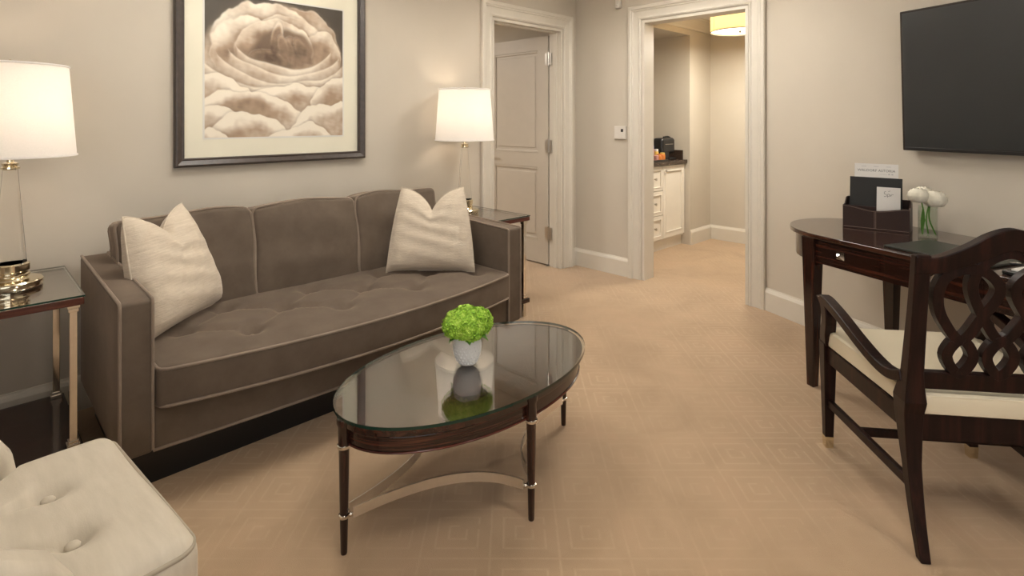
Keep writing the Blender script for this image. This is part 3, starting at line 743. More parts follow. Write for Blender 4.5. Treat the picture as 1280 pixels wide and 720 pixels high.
def rose_print(n=230):
    X, Yt = np.meshgrid(np.linspace(0, 1, n), np.linspace(0, 1, n))     # Yt from the top
    rs = np.random.RandomState(5)
    def fbm(x, y, sc, seed):
        r = np.random.RandomState(seed); out = np.zeros_like(x)
        for o in range(4):
            for k in range(5):
                th = r.rand()*6.28; ph_ = r.rand()*6.28; f_ = sc*2**o*(.6+.8*r.rand())
                out += np.sin((x*math.cos(th)+y*math.sin(th))*f_+ph_)/(2.0**o)/5
        return out
    wx = X+.065*fbm(X, Yt, 5, 1)+.030*fbm(X, Yt, 15, 3); wy = Yt+.055*fbm(X, Yt, 5, 2)+.034*fbm(X, Yt, 15, 4)
    img = np.zeros((n, n, 3)); dark = np.array([.070, .058, .048]); light = np.array([.84, .76, .66]); midc = np.array([.42, .30, .215]); deep = np.array([.095, .055, .036])
    img[:] = dark
    sm = lambda e0, e1, v: np.clip((v-e0)/(e1-e0), 0, 1)**2*(3-2*np.clip((v-e0)/(e1-e0), 0, 1))
    def blend(mask, col):
        nonlocal img; img = img*(1-mask[..., None])+col*mask[..., None]
    fine = .14*fbm(X, Yt, 30, 9)+.30*fbm(X*.45, Yt*1.7, 11, 10)+.10*fbm(X, Yt, 90, 12)
    def tone(k):
        k = np.clip(1.35*k-.20, -1.0, 1.1)[..., None]; return np.where(k > 0, midc+(light-midc)*k, midc+(midc-deep)*k)
    def petal(cx_, cy_, rx, ry, rot, lum, soft=.05, base=.05, up=1.0):
        c_, s_ = math.cos(rot), math.sin(rot); dx, dy = (wx-cx_, wy-cy_) if rx > .16 else (X-cx_+.012*fbm(X, Yt, 8, 51), Yt-cy_+.012*fbm(X, Yt, 8, 52))
        x_, y_ = (dx*c_+dy*s_)/rx, (-dx*s_+dy*c_)/ry; d = np.hypot(x_, y_)
        m_ = 1-sm(1-soft, 1, d)
        rimd = sm(.45, 1.0, d)*np.clip(.35-up*y_, 0, 1)          # light towards the free upper edge
        folds = (.12*np.sin(np.arctan2(y_, x_)*6+cx_*20+3*d)*sm(.2, .8, d) if rx > .16 else 0)
        k = base+lum*rimd+folds+fine
        halo = (1-sm(1.0, 1.10, d))*(1-m_)*.22; blend(halo, midc*.45)
        blend(m_, tone(k)); blend((1-sm(0, .03, np.abs(d-.96)))*.20*np.clip(.4-y_, 0, 1), light)
    # bloom behind, then the ring of petals about the hollow
    blend(1-sm(.90, 1.0, np.hypot((wx-.50)/.57, (wy-.58)/.62)), tone(.15+.35*(1-wx)+fine))
    for cx_, cy_, rx, ry, rot, lum in ((.62, .30, .40, .30, .25, .15), (.40, .28, .36, .30, -.2, .75), (.58, .34, .34, .27, .15, .55), (.30, .40, .26, .30, -.4, .80), (.80, .42, .20, .27, .3, .60), (.47, .36, .30, .25, .0, .70)):
        petal(cx_, cy_, rx, ry, rot, lum)
    d = np.hypot((wx-.52)/.27, (wy-.345)/.175); blend(1-sm(.75, 1.05, d), deep+(midc-deep)*np.clip(.12+.45*sm(.40, .85, X)+.12*fbm(X, Yt, 9, 31), 0, 1)[..., None])
    for cx_, cy_, rx, ry, rot, lum in ((.62, .37, .06, .14, -.5, .25), (.575, .37, .04, .12, -.3, .45), (.43, .43, .15, .075, .1, .45), (.68, .36, .05, .13, -.6, .35), (.475, .28, .045, .14, .1, 1.3), (.53, .34, .04, .11, -.35, .55)):
        petal(cx_, cy_, rx, ry, rot, lum*1.1, .30, -.30)
    # bowl lip in front of the hollow and the rows of petals below it
    for b0, amp, c0, wd, lum in ((.30, .19, .55, .36, 1.0), (.33, .215, .56, .42, .85), (.37, .235, .54, .48, .75), (.42, .23, .53, .56, .95), (.50, .19, .55, .66, .70)):
        rim = b0+amp*np.sqrt(np.clip(1-((X-c0)/wd)**2, 0, 1))+.010*np.sin(X*13+b0*40)+.014*fbm(X, X*0, 9, int(b0*100)); dd = Yt-rim
        m_ = sm(-.003, .007, dd)*(1-sm(.93, 1.0, np.abs(X-c0)/wd)); k = .12+lum*.85*np.exp(-np.clip(dd, 0, 9)/.045)+fine+.10*np.sin(X*17+b0*33)
        hl = np.exp(-np.clip(-dd, 0, 9)/.02)*(dd < 0)*.45*(np.abs(X-c0) < wd*.93); blend(hl, midc*.6); blend(m_, tone(k)); blend(np.exp(-(dd/.005)**2)*.5*(np.abs(X-c0) < wd*.93), light)
    for cx_, cy_, rx, ry, rot, lum, bs in ((.03, .80, .32, .24, .25, 1.0, .35), (.62, .83, .44, .20, -.05, 1.0, .30), (.99, .78, .24, .22, -.35, .75, .25), (.30, .90, .40, .20, .12, .95, .22), (.02, .98, .24, .20, .2, 1.0, .45), (.86, .97, .36, .20, -.30, 1.0, .30), (.30, 1.10, .30, .23, .15, 1.0, .25), (.66, 1.12, .30, .20, -.15, 1.0, .45), (.0, 1.12, .18, .18, .1, .8, .5)):
        petal(cx_, cy_, rx, ry, rot, lum, .03, bs)
    img = np.clip(img, 0, 1)
    vs = [(ix0+(ix1-ix0)*i/(n-1), -.0082, iz1-(iz1-iz0)*j/(n-1)) for j in range(n) for i in range(n)]
    fs = [(j*n+i, (j+1)*n+i, (j+1)*n+i+1, j*n+i+1) for j in range(n-1) for i in range(n-1)]
    g = G('rose_print'); at = g.n('ShaderNodeVertexColor'); at.layer_name = 'print'; g.link(at.outputs[0], g.b.inputs['Base Color']); g.set(Roughness=.6)
    o = MB().add(vs, fs).build('rose_print', g.m, pic)
    ca = o.data.color_attributes.new('print', 'FLOAT_COLOR', 'POINT')
    ca.data.foreach_set('color', np.concatenate([img.reshape(-1, 3), np.ones((n*n, 1))], 1).astype(np.float32).ravel())
rose_print()
MB().box(-pw/2+fw-.001, pw/2-fw+.001, -.0135, -.0115, fw-.001, ph-fw+.001).build('picture_glass', 'glass_thin', pic)
# ---------- television
tvw, tvh = 1.29, .738
tv = empty('television', FT @ Matrix.Translation((1.008+tvw/2, -.036, 1.180)) @ Matrix.Rotation(math.radians(2.0), 4, 'X'), 'flat black television mounted on the wall above the desk', 'television')
MB().box(-tvw/2, tvw/2, -.030, .010, 0, tvh).build('bezel', 'bezel', tv, bevel=.004)
MB().box(-tvw/2+.012, tvw/2-.012, -.0315, -.0302, .020, tvh-.012).build('screen', 'screen', tv)
MB().box(-tvw/2+.012, tvw/2-.012, -.034, -.0305, .001, .018).build('speaker_bar', 'black', tv, bevel=.002)
MB().box(-.2, .2, .010, .034, .2, .5).build('wall_bracket', 'black', tv)
# ---------- desk
DZ = .775; S0, S1, CW_ = .668, 2.40, .375
DK = FT @ Matrix.Translation(((S0+S1)/2, -CW_, 0)); desk = empty('writing_desk', DK, 'dark ebony writing desk with rounded end under the television', 'desk')
dh = (S1-S0)/2; ea, eb = .365, .335
def stadium(da, inset, n=18):
    A_, B_ = ea-inset, eb-inset; X = dh-ea; pts = []
    for k in range(n+1):
        q = -PI/2+PI*k/n; pts.append((X+A_*math.cos(q), B_*math.sin(q)))
    for k in range(n+1):
        q = PI/2+PI*k/n; pts.append((-X+A_*math.cos(q), B_*math.sin(q)))
    return pts
MB().prism(stadium(0, 0), DZ-.022, DZ).build('desktop', 'ebony_top', desk, smooth=40, bevel=.003)
LEGP = [(-dh+.295, -.29), (-dh+.325, .245), (dh-.295, -.29), (dh-.325, .245)]
az0 = DZ-.145
fx0, fx1 = LEGP[0][0]+.02, LEGP[2][0]-.02
# front apron with arched ends, in the x-z plane
arc = [(fx0, az0-.05)]+[(fx0+.055*(1-math.cos(k*PI/10)), az0-.05+.05*math.sin(k*PI/10)) for k in range(1, 6)]
apts = arc+[(-x, z) for x, z in reversed(arc)]+[(fx1, DZ-.0225), (fx0, DZ-.0225)]
nA = len(apts); mb = MB(); mb.add([(x, -.306, z) for x, z in apts]+[(x, -.286, z) for x, z in apts], [tuple(range(nA)), tuple(range(2*nA-1, nA-1, -1))]+[(i, nA+i, nA+(i+1) % nA, (i+1) % nA) for i in range(nA)])
apn = mb.build('apron', 'ebony_x', desk, recalc=True)
MB().box(LEGP[1][0]+.02, LEGP[3][0]-.02, .225, .245, az0, DZ-.0225).build('back_apron', 'ebony_x', desk)
for sgn in (-1, 1):
    pts = [p for p in stadium(0, .03) if (p[0]*sgn > dh-.30)]
    pts = sorted(pts, key=lambda p: p[1]); inn = [(x-sgn*.02, y*.96) for x, y in pts]
    poly = pts+inn[::-1]
    MB().prism(poly, az0, DZ-.0225).build('side_apron', 'ebony_x', desk, smooth=40, recalc=True)
for xd in (-.40, .0, .40):
    dr = MB().box(xd-.19, xd+.19, -.3085, -.3062, az0+.018, DZ-.035).build('drawer', 'ebony_x', desk, bevel=.001)
    kn = MB().add([(xd-.02, -.312, az0+.045), (xd+.02, -.312, az0+.045), (xd+.02, -.312, az0+.085), (xd-.02, -.312, az0+.085), (xd, -.334, az0+.065),
                   (xd-.02, -.3086, az0+.045), (xd+.02, -.3086, az0+.045), (xd+.02, -.3086, az0+.085), (xd-.02, -.3086, az0+.085)],
                  [(0, 1, 4), (1, 2, 4), (2, 3, 4), (3, 0, 4), (0, 5, 6, 1), (1, 6, 7, 2), (2, 7, 8, 3), (3, 8, 5, 0)])
    kn.build('knob', 'chrome', dr, recalc=True)
for i, (x, y) in enumerate(LEGP):
    h0, h1 = .019, .036
    MB().taper((x-h0, x+h0, y-h0, y+h0), (x-h1, x+h1, y-h1, y+h1), 0, DZ-.0225).build('leg', 'ebony', desk, bevel=.003)
# ---------- desk chair
CH = TR(1.53, 1.99, 0, math.radians(-7.5)); ch = empty('desk_chair', CH, 'dark wood armchair with interlaced loop back and ivory seat at the desk', 'chair')
# local: +y is the front, x to the right
def yback(z): return -.262-.075*max(0, (z-.40))/.55-.0   # lean of the back
def barp(pts, w0, name, mat, parent, along='x', smooth=40):
    return None
for sgn in (-1, 1):
    x = sgn*.238
    path = [(x*1.0, -.335, 0.0), (x, -.300, .12), (x, -.272, .26), (x, -.258, .40), (x, -.262, .46), (x, -.275, .55), (x, -.300, .74), (x*1.015, -.330, .93)]
    wid = [.030, .036, .042, .056, .064, .048, .044, .044]; dep = [.030, .034, .040, .062, .075, .046, .036, .030]
    vs = []; pp = spline(path, 4); N = len(pp); ti = np.linspace(0, 7, N)
    for k, p in enumerate(pp):
        wv = np.interp(ti[k], range(8), wid)/2; dv = np.interp(ti[k], range(8), dep)/2
        for sx, sy in ((-1, -1), (1, -1), (1, 1), (-1, 1)): vs.append((p.x+sx*wv, p.y+sy*dv, p.z))
    fs = [(k*4+j, k*4+(j+1) % 4, (k+1)*4+(j+1) % 4, (k+1)*4+j) for k in range(N-1) for j in range(4)]+[(3, 2, 1, 0), tuple((N-1)*4+j for j in range(4))]
    MB().add(vs, fs).build('back_leg', 'chairwood', ch, bevel=.004, recalc=True)
    # front leg, sabot, arm post and arm
    x = sgn*.268; y = .262
    fl_ = MB().taper((x-.016, x+.016, y-.016, y+.016), (x-.026, x+.026, y-.026, y+.026), .045, .43).build('front_leg', 'chairwood', ch, bevel=.003)
    MB().taper((x-.0145, x+.0145, y-.0145, y+.0145), (x-.0165, x+.0165, y-.0165, y+.0165), 0, .046).build('sabot', 'brass', fl_)
    apth = spline([(x, .262, .42), (x*1.03, .245, .47), (x*1.06, .215, .53), (x*1.06, .225, .585), (x*1.06, .262, .612)], 5)
    vs = []
    for k, p in enumerate(apth):
        hv = .030-.006*math.sin(PI*k/len(apth))
        for sx, sy in ((-1, -1), (1, -1), (1, 1), (-1, 1)): vs.append((p.x+sx*.021, p.y+sy*hv, p.z))
    N = len(apth); fs = [(k*4+j, k*4+(j+1) % 4, (k+1)*4+(j+1) % 4, (k+1)*4+j) for k in range(N-1) for j in range(4)]+[(3, 2, 1, 0), tuple((N-1)*4+j for j in range(4))]
    MB().add(vs, fs).build('arm_post', 'chairwood', ch, bevel=.004, recalc=True)
    apth = spline([(x*1.06, .262, .607), (x*1.06, .21, .606), (x*1.055, .10, .585), (x*1.03, -.03, .545), (x*.98, -.13, .512), (x*.95, -.20, .508), (x*.92, -.262, .53)], 5)
    vs = []
    for k, p in enumerate(apth):
        d = Vector(apth[min(k+1, len(apth)-1)])-Vector(apth[max(k-1, 0)]); d.normalize(); up = Vector((0, -d.z, d.y)) ; up = up if up.z > 0 else -up; up.normalize()
        for sx, sz in ((-1, -1), (1, -1), (1, 1), (-1, 1)): vs.append(p+Vector((sx*.021, 0, 0))+up*(sz*.016))
    N = len(apth); fs = [(k*4+j, k*4+(j+1) % 4, (k+1)*4+(j+1) % 4, (k+1)*4+j) for k in range(N-1) for j in range(4)]+[(3, 2, 1, 0), tuple((N-1)*4+j for j in range(4))]
    MB().add(vs, fs).build('arm', 'chairwood', ch, bevel=.004, recalc=True)
    # side seat rail and stretcher
    def bar(p, q, w_, h_):
        p, q = Vector(p), Vector(q); d = (q-p).normalized(); nn = Vector((-d.y, d.x, 0)).normalized(); return MB().ribbon([p, q], [(nn, (0, 0, 1))]*2, w_, h_)
    bar((sgn*.238, -.24, .385), (sgn*.268, .25, .385), .026, .065).build('seat_rail', 'chairwood', ch, bevel=.003)
    bar((sgn*.238, -.275, .195), (sgn*.268, .255, .185), .020, .030).build('stretcher', 'chairwood', ch, bevel=.003)
bar((-.255, .262, .385), (.255, .262, .385), .026, .065).build('seat_rail', 'chairwood', ch, bevel=.003)
bar((-.225, -.252, .375), (.225, -.252, .375), .026, .085).build('seat_rail', 'chairwood', ch, bevel=.003)
bar((-.25, .03, .19), (.25, .03, .19), .020, .028).build('cross_stretcher', 'chairwood', ch, bevel=.003)
def seatc(x, y, z):
    k = (y+.265)/.53; return (x*(.86+.14*k), y, z+(.010*(1-(x/.27)**2)*(1-(y/.27)**2) if z > 0 else 0))
cs = MB().rbox((0, .0, .452), (.282, .285, .034), .014, (14, 14, 2), 3, fn=seatc).build('seat_cushion', 'cushion', ch, smooth=60)
for zz in (.452+.026, .452-.026):
    loop = []
    for (p, q) in (((-.282, -.285), (.282, -.285)), ((.282, -.285), (.282, .285)), ((.282, .285), (-.282, .285)), ((-.282, .285), (-.282, -.285))):
        for k in range(8):
            x, y = p[0]+(q[0]-p[0])*k/8, p[1]+(q[1]-p[1])*k/8; x *= .985; y *= .985
            r = seatc(x, y, 0); loop.append((r[0], r[1], zz))
    MB().tube(loop, .004, 6, closed=True).build('piping', 'cushion', cs, smooth=80)
# the pierced back: crest rail, bottom rail and interlaced loops, all on the leaning plane
def bk(x, z, dy=0): return (x*1.0, -.275-.055*(z-.55)/.38+dy, z)
crest_t = [(-.262, .928), (-.235, .922), (-.20, .926), (-.16, .942), (-.11, .968), (-.06, 1.000), (0, 1.018)]
crest_t = crest_t+[(-x, z) for x, z in crest_t[-2::-1]]
top = [(p.x, p.y) for p in spline([(x, z, 0) for x, z in crest_t], 5)]
low = [(-.262, .872), (-.20, .874), (-.14, .892), (-.09, .912), (-.045, .935), (0, .952)]
low = low+[(-x, z) for x, z in low[-2::-1]]
bot = [(p.x, p.y) for p in spline([(x, z, 0) for x, z in low], 5)]
zb = lambda x: float(np.interp(x, [p[0] for p in bot], [p[1] for p in bot]))
ring = []
for (x, z) in top: ring.append((x, z, zb(x)))
vs = []
for x, z, zl in ring: vs += [bk(x, z, -.017), bk(x, z, .017), bk(x, zl, .017), bk(x, zl, -.017)]
N = len(ring); fs = [(k*4+j, k*4+(j+1) % 4, (k+1)*4+(j+1) % 4, (k+1)*4+j) for k in range(N-1) for j in range(4)]+[(3, 2, 1, 0), tuple((N-1)*4+j for j in range(4))]
MB().add(vs, fs).build('crest_rail', 'chairwood', ch, bevel=.003, recalc=True)
MB().add([bk(x, z, d) for x, z, d in ((-.225, .50, -.015), (.225, .50, -.015), (.225, .50, .015), (-.225, .50, .015), (-.225, .555, -.015), (.225, .555, -.015), (.225, .555, .015), (-.225, .555, .015))],
         [(0, 3, 2, 1), (4, 5, 6, 7), (0, 1, 5, 4), (1, 2, 6, 5), (2, 3, 7, 6), (3, 0, 4, 7)]).build('back_rail', 'chairwood', ch, bevel=.003)
def loop(pts, name, dy):
    q = spline([(x, z, 0) for x, z in pts], 6, closed=True); path = [bk(p.x, p.y, dy) for p in q]; nm = []; N = len(q)
    for k in range(N):
        d = q[(k+1) % N]-q[k-1]; d.normalize(); nm.append(((-d.y, 0, d.x), (0, 1, .0)))
    MB().ribbon(path, nm, .031, .026, closed=True).build(name, 'chairwood', ch, bevel=.002, recalc=True)
LL = [(-.114, .665), (-.17, .728), (-.190, .794), (-.178, .855), (-.133, .888), (-.073, .886), (-.030, .85), (-.024, .811), (-.061, .745)]
SL = [(-.114, .667), (-.150, .612), (-.112, .555), (-.076, .612)]
CLp = [(0, .665), (-.061, .745), (-.095, .825), (-.085, .885), (-.045, .927), (0, .942), (.045, .927), (.085, .885), (.095, .825), (.061, .745)]
loop(LL, 'back_loop', 0); loop([(-x, z) for x, z in LL][::-1], 'back_loop', 0); loop(CLp, 'back_loop', .001)
loop(SL, 'small_loop', -.001); loop([(-x, z) for x, z in SL][::-1], 'small_loop', -.001); loop([(0, .667), (-.038, .612), (0, .555), (.038, .612)], 'small_loop', -.001)
# ================================================================ things on the desk
def boxprism(w_, d_, prof):  pass
ang = math.atan2(-.141, -.054)      # depth direction of the letter box in (s, w)
sB = Vector((.26, -.143)).normalized()   # its front edge, in (s, w)
c0 = Vector((.91, .403)); dpt = Vector((-.054, -.141)).normalized()
ctr = c0+sB*.145+dpt*.07
rot = math.atan2(-sB.y, sB.x)        # desk local y = -w
BX = FT @ Matrix.Translation((ctr.x, -ctr.y, DZ+.0005)) @ Matrix.Rotation(rot, 4, 'Z')
bx = empty('letter_box', BX, 'dark brown stitched leather letter box on the desk', 'desk organizer')
w2, d2 = .145, .07
MB().box(-w2, w2, -d2, d2, 0, .006).build('bottom', 'leather', bx)
ft = [(-w2, .002)]+[(w2, .002)]+[(x, .118-.020*math.cos(PI*x/w2/2)**2-.0*x) for x in np.linspace(w2, -w2, 15)]
def vert_panel(pts, y0, y1, name, par, mat='leather'):
    n_ = len(pts); mb = MB().add([(x, y0, z) for x, z in pts]+[(x, y1, z) for x, z in pts], [tuple(range(n_)), tuple(range(2*n_-1, n_-1, -1))]+[(i, n_+i, n_+(i+1) % n_, (i+1) % n_) for i in range(n_)])
    return mb.build(name, mat, par, recalc=True, bevel=.001)
fp = vert_panel(ft, -d2, -d2+.006, 'front_panel', bx)
vert_panel([(-w2+.006, .006), (w2-.006, .006), (w2-.006, .112), (-w2+.006, .112)], -.012, -.007, 'divider', bx)
vert_panel([(-w2, .002), (w2, .002), (w2, .150), (-w2, .150)], d2-.006, d2, 'back_panel', bx)
for sx in (-1, 1):
    n_ = 6; prf = [(-d2+.006, .002), (d2-.006, .002), (d2-.006, .150), (.02, .150), (-.02, .122), (-d2+.006, .118)]
    x0, x1 = (w2-.006, w2) if sx > 0 else (-w2, -w2+.006)
    MB().add([(x0, y, z) for y, z in prf]+[(x1, y, z) for y, z in prf], [tuple(range(6)), tuple(range(11, 5, -1))]+[(i, 6+i, 6+(i+1) % 6, (i+1) % 6) for i in range(6)]).build('side_panel', 'leather', bx, recalc=True, bevel=.001)
sti = MB(); yy = -d2-.0004
sti.tube([(-.003, yy, .006), (-.003, yy, .094)], .0006, 4); sti.tube([(.003, yy, .006), (.003, yy, .094)], .0006, 4)
sti.tube([(-w2+.004, yy, .007), (w2-.004, yy, .007)], .0007, 4); sti.tube([(x, yy, z-.004) for x, z in ft[2:]], .0006, 4)
sti.build('stitching', 'stitch', fp)
# folder, papers and card standing in the box
fo = tag(MB().box(-.120, .112, -.004, .004, .0, .255).build('menu_folder', 'blackmatte', mx=BX @ Matrix.Translation((-.005, .004, .0075)) @ Matrix.Rotation(math.radians(-4), 4, 'X'), bevel=.001), 'black menu folder standing in the leather letter box', 'folder')
pa = empty('brochure', BX @ Matrix.Translation((-.012, .035, .0075)) @ Matrix.Rotation(math.radians(-5), 4, 'X'), 'white brochure standing behind the black folder', 'brochure')
MB().box(-.098, .098, -.0015, .0015, 0, .325).build('sheet', 'paper', pa)
def text(body, size, mx, parent, mat, name='lettering'):
    c = bpy.data.curves.new(name, 'FONT'); c.body = body; c.size = size; c.align_x = 'CENTER'; c.fill_mode = 'BOTH'; c.resolution_u = 3
    tmp = bpy.data.objects.new(name, c); COL.objects.link(tmp); dg = bpy.context.evaluated_depsgraph_get()
    me = bpy.data.meshes.new_from_object(tmp.evaluated_get(dg)); bpy.data.objects.remove(tmp)
    me.materials.clear(); me.materials.append(M[mat]); o = bpy.data.objects.new(name, me); COL.objects.link(o); o.parent = parent; o.matrix_local = mx; return o
RX = Matrix.Rotation(PI/2, 4, 'X')
text('WALDORF ASTORIA', .0185, Matrix.Translation((.0, -.0018, .283)) @ RX, pa, 'ink')
pl_ = MB()
for x in (-.055, .0, .055): pl_.box(x-.011, x+.011, -.0018, -.0016, .309, .3115)
for x in (.058, .072): pl_.lathe([(.001, 0), (.004, 0)], 8, (x, -.0018, .232)) if False else pl_.box(x-.004, x+.004, -.0018, -.0016, .268, .275)
pl_.box(.016, .05, -.0018, -.0016, .270, .2715)
pl_.build('print', 'inkpale', pa)
cdx = empty('note_card', BX @ Matrix.Translation((.052, -.028, .0075)) @ Matrix.Rotation(math.radians(-5), 4, 'X'), 'small white card with script lettering in front of the folder', 'card')
MB().box(-.052, .050, -.001, .001, 0, .210).build('card', 'paper', cdx)
scr = MB()
for stroke in ([(-.010, .150), (-.016, .148), (-.016, .140), (-.008, .136), (-.010, .128), (-.018, .128)], [(-.004, .124), (-.004, .138), (.002, .138), (.003, .130), (-.003, .130)], [(.006, .138), (.007, .130), (.012, .138), (.018, .137)], [(-.002, .150), (.006, .154)]):
    scr.tube(spline([(x*1.15, -.0014, z*1.15+.016) for x, z in stroke], 4), .0008, 4)
scr.build('script', 'ink', cdx)
# bud vase
VX = pT(1.250, .247, DZ+.0004); va = empty('bud_vase', Matrix.Translation(VX), 'small clear glass vase of white flowers on the desk', 'vase')
MB().lathe([(.001, 0), (.038, 0), (.039, .002), (.039, .150), (.0365, .150), (.0365, .010), (.001, .008)], 32).build('glass', 'water', va, smooth=40)
sm_ = MB()
for p in ([(-.024, .004, .012), (-.018, 0, .10), (-.036, .0, .19)], [(.030, -.010, .012), (.006, 0, .09), (.010, -.004, .18)], [(.016, .020, .012), (.0, .010, .09), (.02, .01, .18)]): sm_.tube(spline(p, 5), .0032, 6)
sm_.build('stem', 'stem', va)
lf = MB(); lf.add([(-.030, .004, .02), (-.016, -.006, .08), (-.026, 0, .14), (-.034, .002, .08)], [(0, 1, 2, 3)]); lo = lf.build('leaf', 'leaf', va); so = lo.modifiers.new('t', 'SOLIDIFY'); so.thickness = .001
def ranunculus(c, R, seed):
    r = random.Random(seed); mb = MB(); c = Vector(c)
    for layer, (rad, cnt, tilt) in enumerate(((.35, 4, 75), (.55, 6, 60), (.75, 8, 45), (.92, 10, 28), (1.0, 11, 8), (.95, 10, -14))):
        for k in range(cnt):
            q = 2*PI*(k+.5*(layer % 2))/cnt+r.uniform(-.1, .1); vs = []
            for jj in range(4):
                for ii in range(4):
                    lat = math.radians(tilt-32+jj*17); lon = q+(ii-1.5)*.30*(1.2 if jj < 3 else .8)
                    rr = R*(.72+.28*rad)*(1+.07*jj-.10*(ii in (0, 3)))+R*.03*r.random()
                    vs.append(c+Vector((rr*math.cos(lat)*math.cos(lon), rr*math.cos(lat)*math.sin(lon), rr*math.sin(lat)*.98)))
            mb.add(vs, [(jj*4+ii, jj*4+ii+1, jj*4+ii+5, jj*4+ii+4) for jj in range(3) for ii in range(3)])
    mb.sphere(c, R*.70, 12, 9, 1.0); return mb.build('flower', 'petalwhite', va, smooth=60)
ranunculus((-.050, -.004, .196), .038, 1); ranunculus((.020, -.018, .180), .043, 2); ranunculus((.0, .030, .205), .034, 3)
# blotter, notepad, pen
DR = Matrix.Rotation(TH_T, 4, 'Z')
tag(MB().box(-.20, .20, -.15, .15, 0, .010).build('desk_blotter', 'deskpad', mx=Matrix.Translation(pT(1.52, .505, DZ+.0004)) @ DR, bevel=.003), 'thin dark green leather folder lying flat on the desk', 'folder')
npd = empty('notepad_tray', Matrix.Translation(pT(1.90, .565, DZ+.0004)) @ DR, 'black tray holding a white notepad on the desk', 'notepad')
MB().box(-.125, .125, -.105, .105, 0, .014).build('tray', 'black', npd, bevel=.003)
MB().box(-.105, .105, -.085, .085, .0142, .020).build('paper_pad', 'paper', npd)
pen = empty('pen', Matrix.Translation(pT(1.80, .55, DZ+.0262)) @ DR @ Matrix.Rotation(math.radians(52), 4, 'Z'), 'slim black pen lying on the notepad', 'pen')
MB().tube([(-.06, 0, 0), (.05, 0, 0), (.064, 0, 0)], [.0045, .0045, .001], 10).build('barrel', 'black', pen, smooth=50)
MB().box(.0 -.06, -.02, -.0012, .0012, .0046, .0060).build('clip', 'chrome', pen)
# ================================================================ fittings on the walls
th = empty('thermostat', FB @ Matrix.Translation((.500, 0, 1.175)), 'white square thermostat with dark display beside the cased opening', 'thermostat')
MB().box(-.056, .056, -.022, -.0005, 0, .112).build('body', 'white', th, bevel=.004)
MB().box(.012, .036, -.0232, -.0221, .062, .088).build('display', 'black', th)
sn = empty('wall_sensor', FB @ Matrix.Translation((.487, 0, 2.30)), 'small white motion sensor high on the wall beside the opening', 'sensor')
MB().rbox((0, -.022, .045), (.026, .021, .046), .016, (2, 2, 3), 3).build('housing', 'white', sn, smooth=70)
MB().sphere((0, -.040, .030), .014, 12, 8).build('lens', 'white', sn, smooth=80)
# ================================================================ hall: cabinet, counter, coffee corner, ceiling lamp
cf = .30            # front plane of the cabinet in p
HBm = FB
cab = empty('bar_cabinet', FB @ Matrix.Translation((0, .142, 0)), 'white panelled bar cabinet in the hall niche', 'cabinet')
L = NQ-.144
MB().box(-.295, cf-.020, .002, L, .10, .878).build('carcass', 'cabinet', cab)
MB().box(-.295, cf-.045, .002, L, 0, .0995).build('toe_kick', 'cabinet', cab)
def front(y0, y1, z0, z1, name):
    f = MB(); x0, x1 = cf-.0195, cf; bw = .052 if name == 'door' else .030
    f.box(x0, x1, y0, y0+bw, z0, z1); f.box(x0, x1, y1-bw, y1, z0, z1); f.box(x0, x1, y0+bw, y1-bw, z0, z0+bw); f.box(x0, x1, y0+bw, y1-bw, z1-bw, z1)
    f.box(x0, x1-.010, y0+bw, y1-bw, z0+bw, z1-bw)
    q = f.build(name, 'cabinet', cab, bevel=.0015)
    mo = MB(); e = .010
    mo.box(x1-.010, x1+.004, y0+bw, y0+bw+e, z0+bw, z1-bw); mo.box(x1-.010, x1+.004, y1-bw-e, y1-bw, z0+bw, z1-bw); mo.box(x1-.010, x1+.004, y0+bw+e, y1-bw-e, z0+bw, z0+bw+e); mo.box(x1-.010, x1+.004, y0+bw+e, y1-bw-e, z1-bw-e, z1-bw)
    mo.build('moulding', 'cabinet', q, bevel=.002); return q
dw = .44
d0 = front(L-dw-.012, L-.012, .125, .868, 'door'); k0 = MB().lathe([(.007, 0), (.007, .012), (.014, .018), (.014, .024), (.001, .027)], 14).map(lambda p: (cf+p.z, L-dw+.018+p.x, .815+p.y)).build('knob', 'steel', d0, smooth=50)
for z0, z1 in ((.125, .365), (.372, .615), (.622, .868)):
    q = front(L-2*dw+.10, L-dw-.018, z0, z1, 'drawer'); MB().lathe([(.007, 0), (.007, .012), (.014, .018), (.014, .024), (.001, .027)], 14).map(lambda p, z0=z0, z1=z1: (cf+p.z, L-1.5*dw+.04+p.x, (z0+z1)/2+p.y)).build('knob', 'steel', q, smooth=50)
d1 = front(.006, L-2*dw+.094, .125, .868, 'door'); MB().lathe([(.007, 0), (.007, .012), (.014, .018), (.014, .024), (.001, .027)], 14).map(lambda p: (cf+p.z, L-2*dw+.06+p.x, .815+p.y)).build('knob', 'steel', d1, smooth=50)
ctp = empty('countertop', FB @ Matrix.Translation((0, .142, .8785)), 'dark granite countertop on the white bar cabinet', 'countertop')
MB().box(-.296, cf+.03, .002, L+.001, 0, .036).build('slab', 'granite', ctp, bevel=.004)
MB().box(-.27, cf-.02, L-.020, L-.001, .0362, .135).build('backsplash', 'granite', ctp, bevel=.002)
CZ = .9150
def onc(p, q, z=CZ): return FB @ Matrix.Translation((p, q, z))
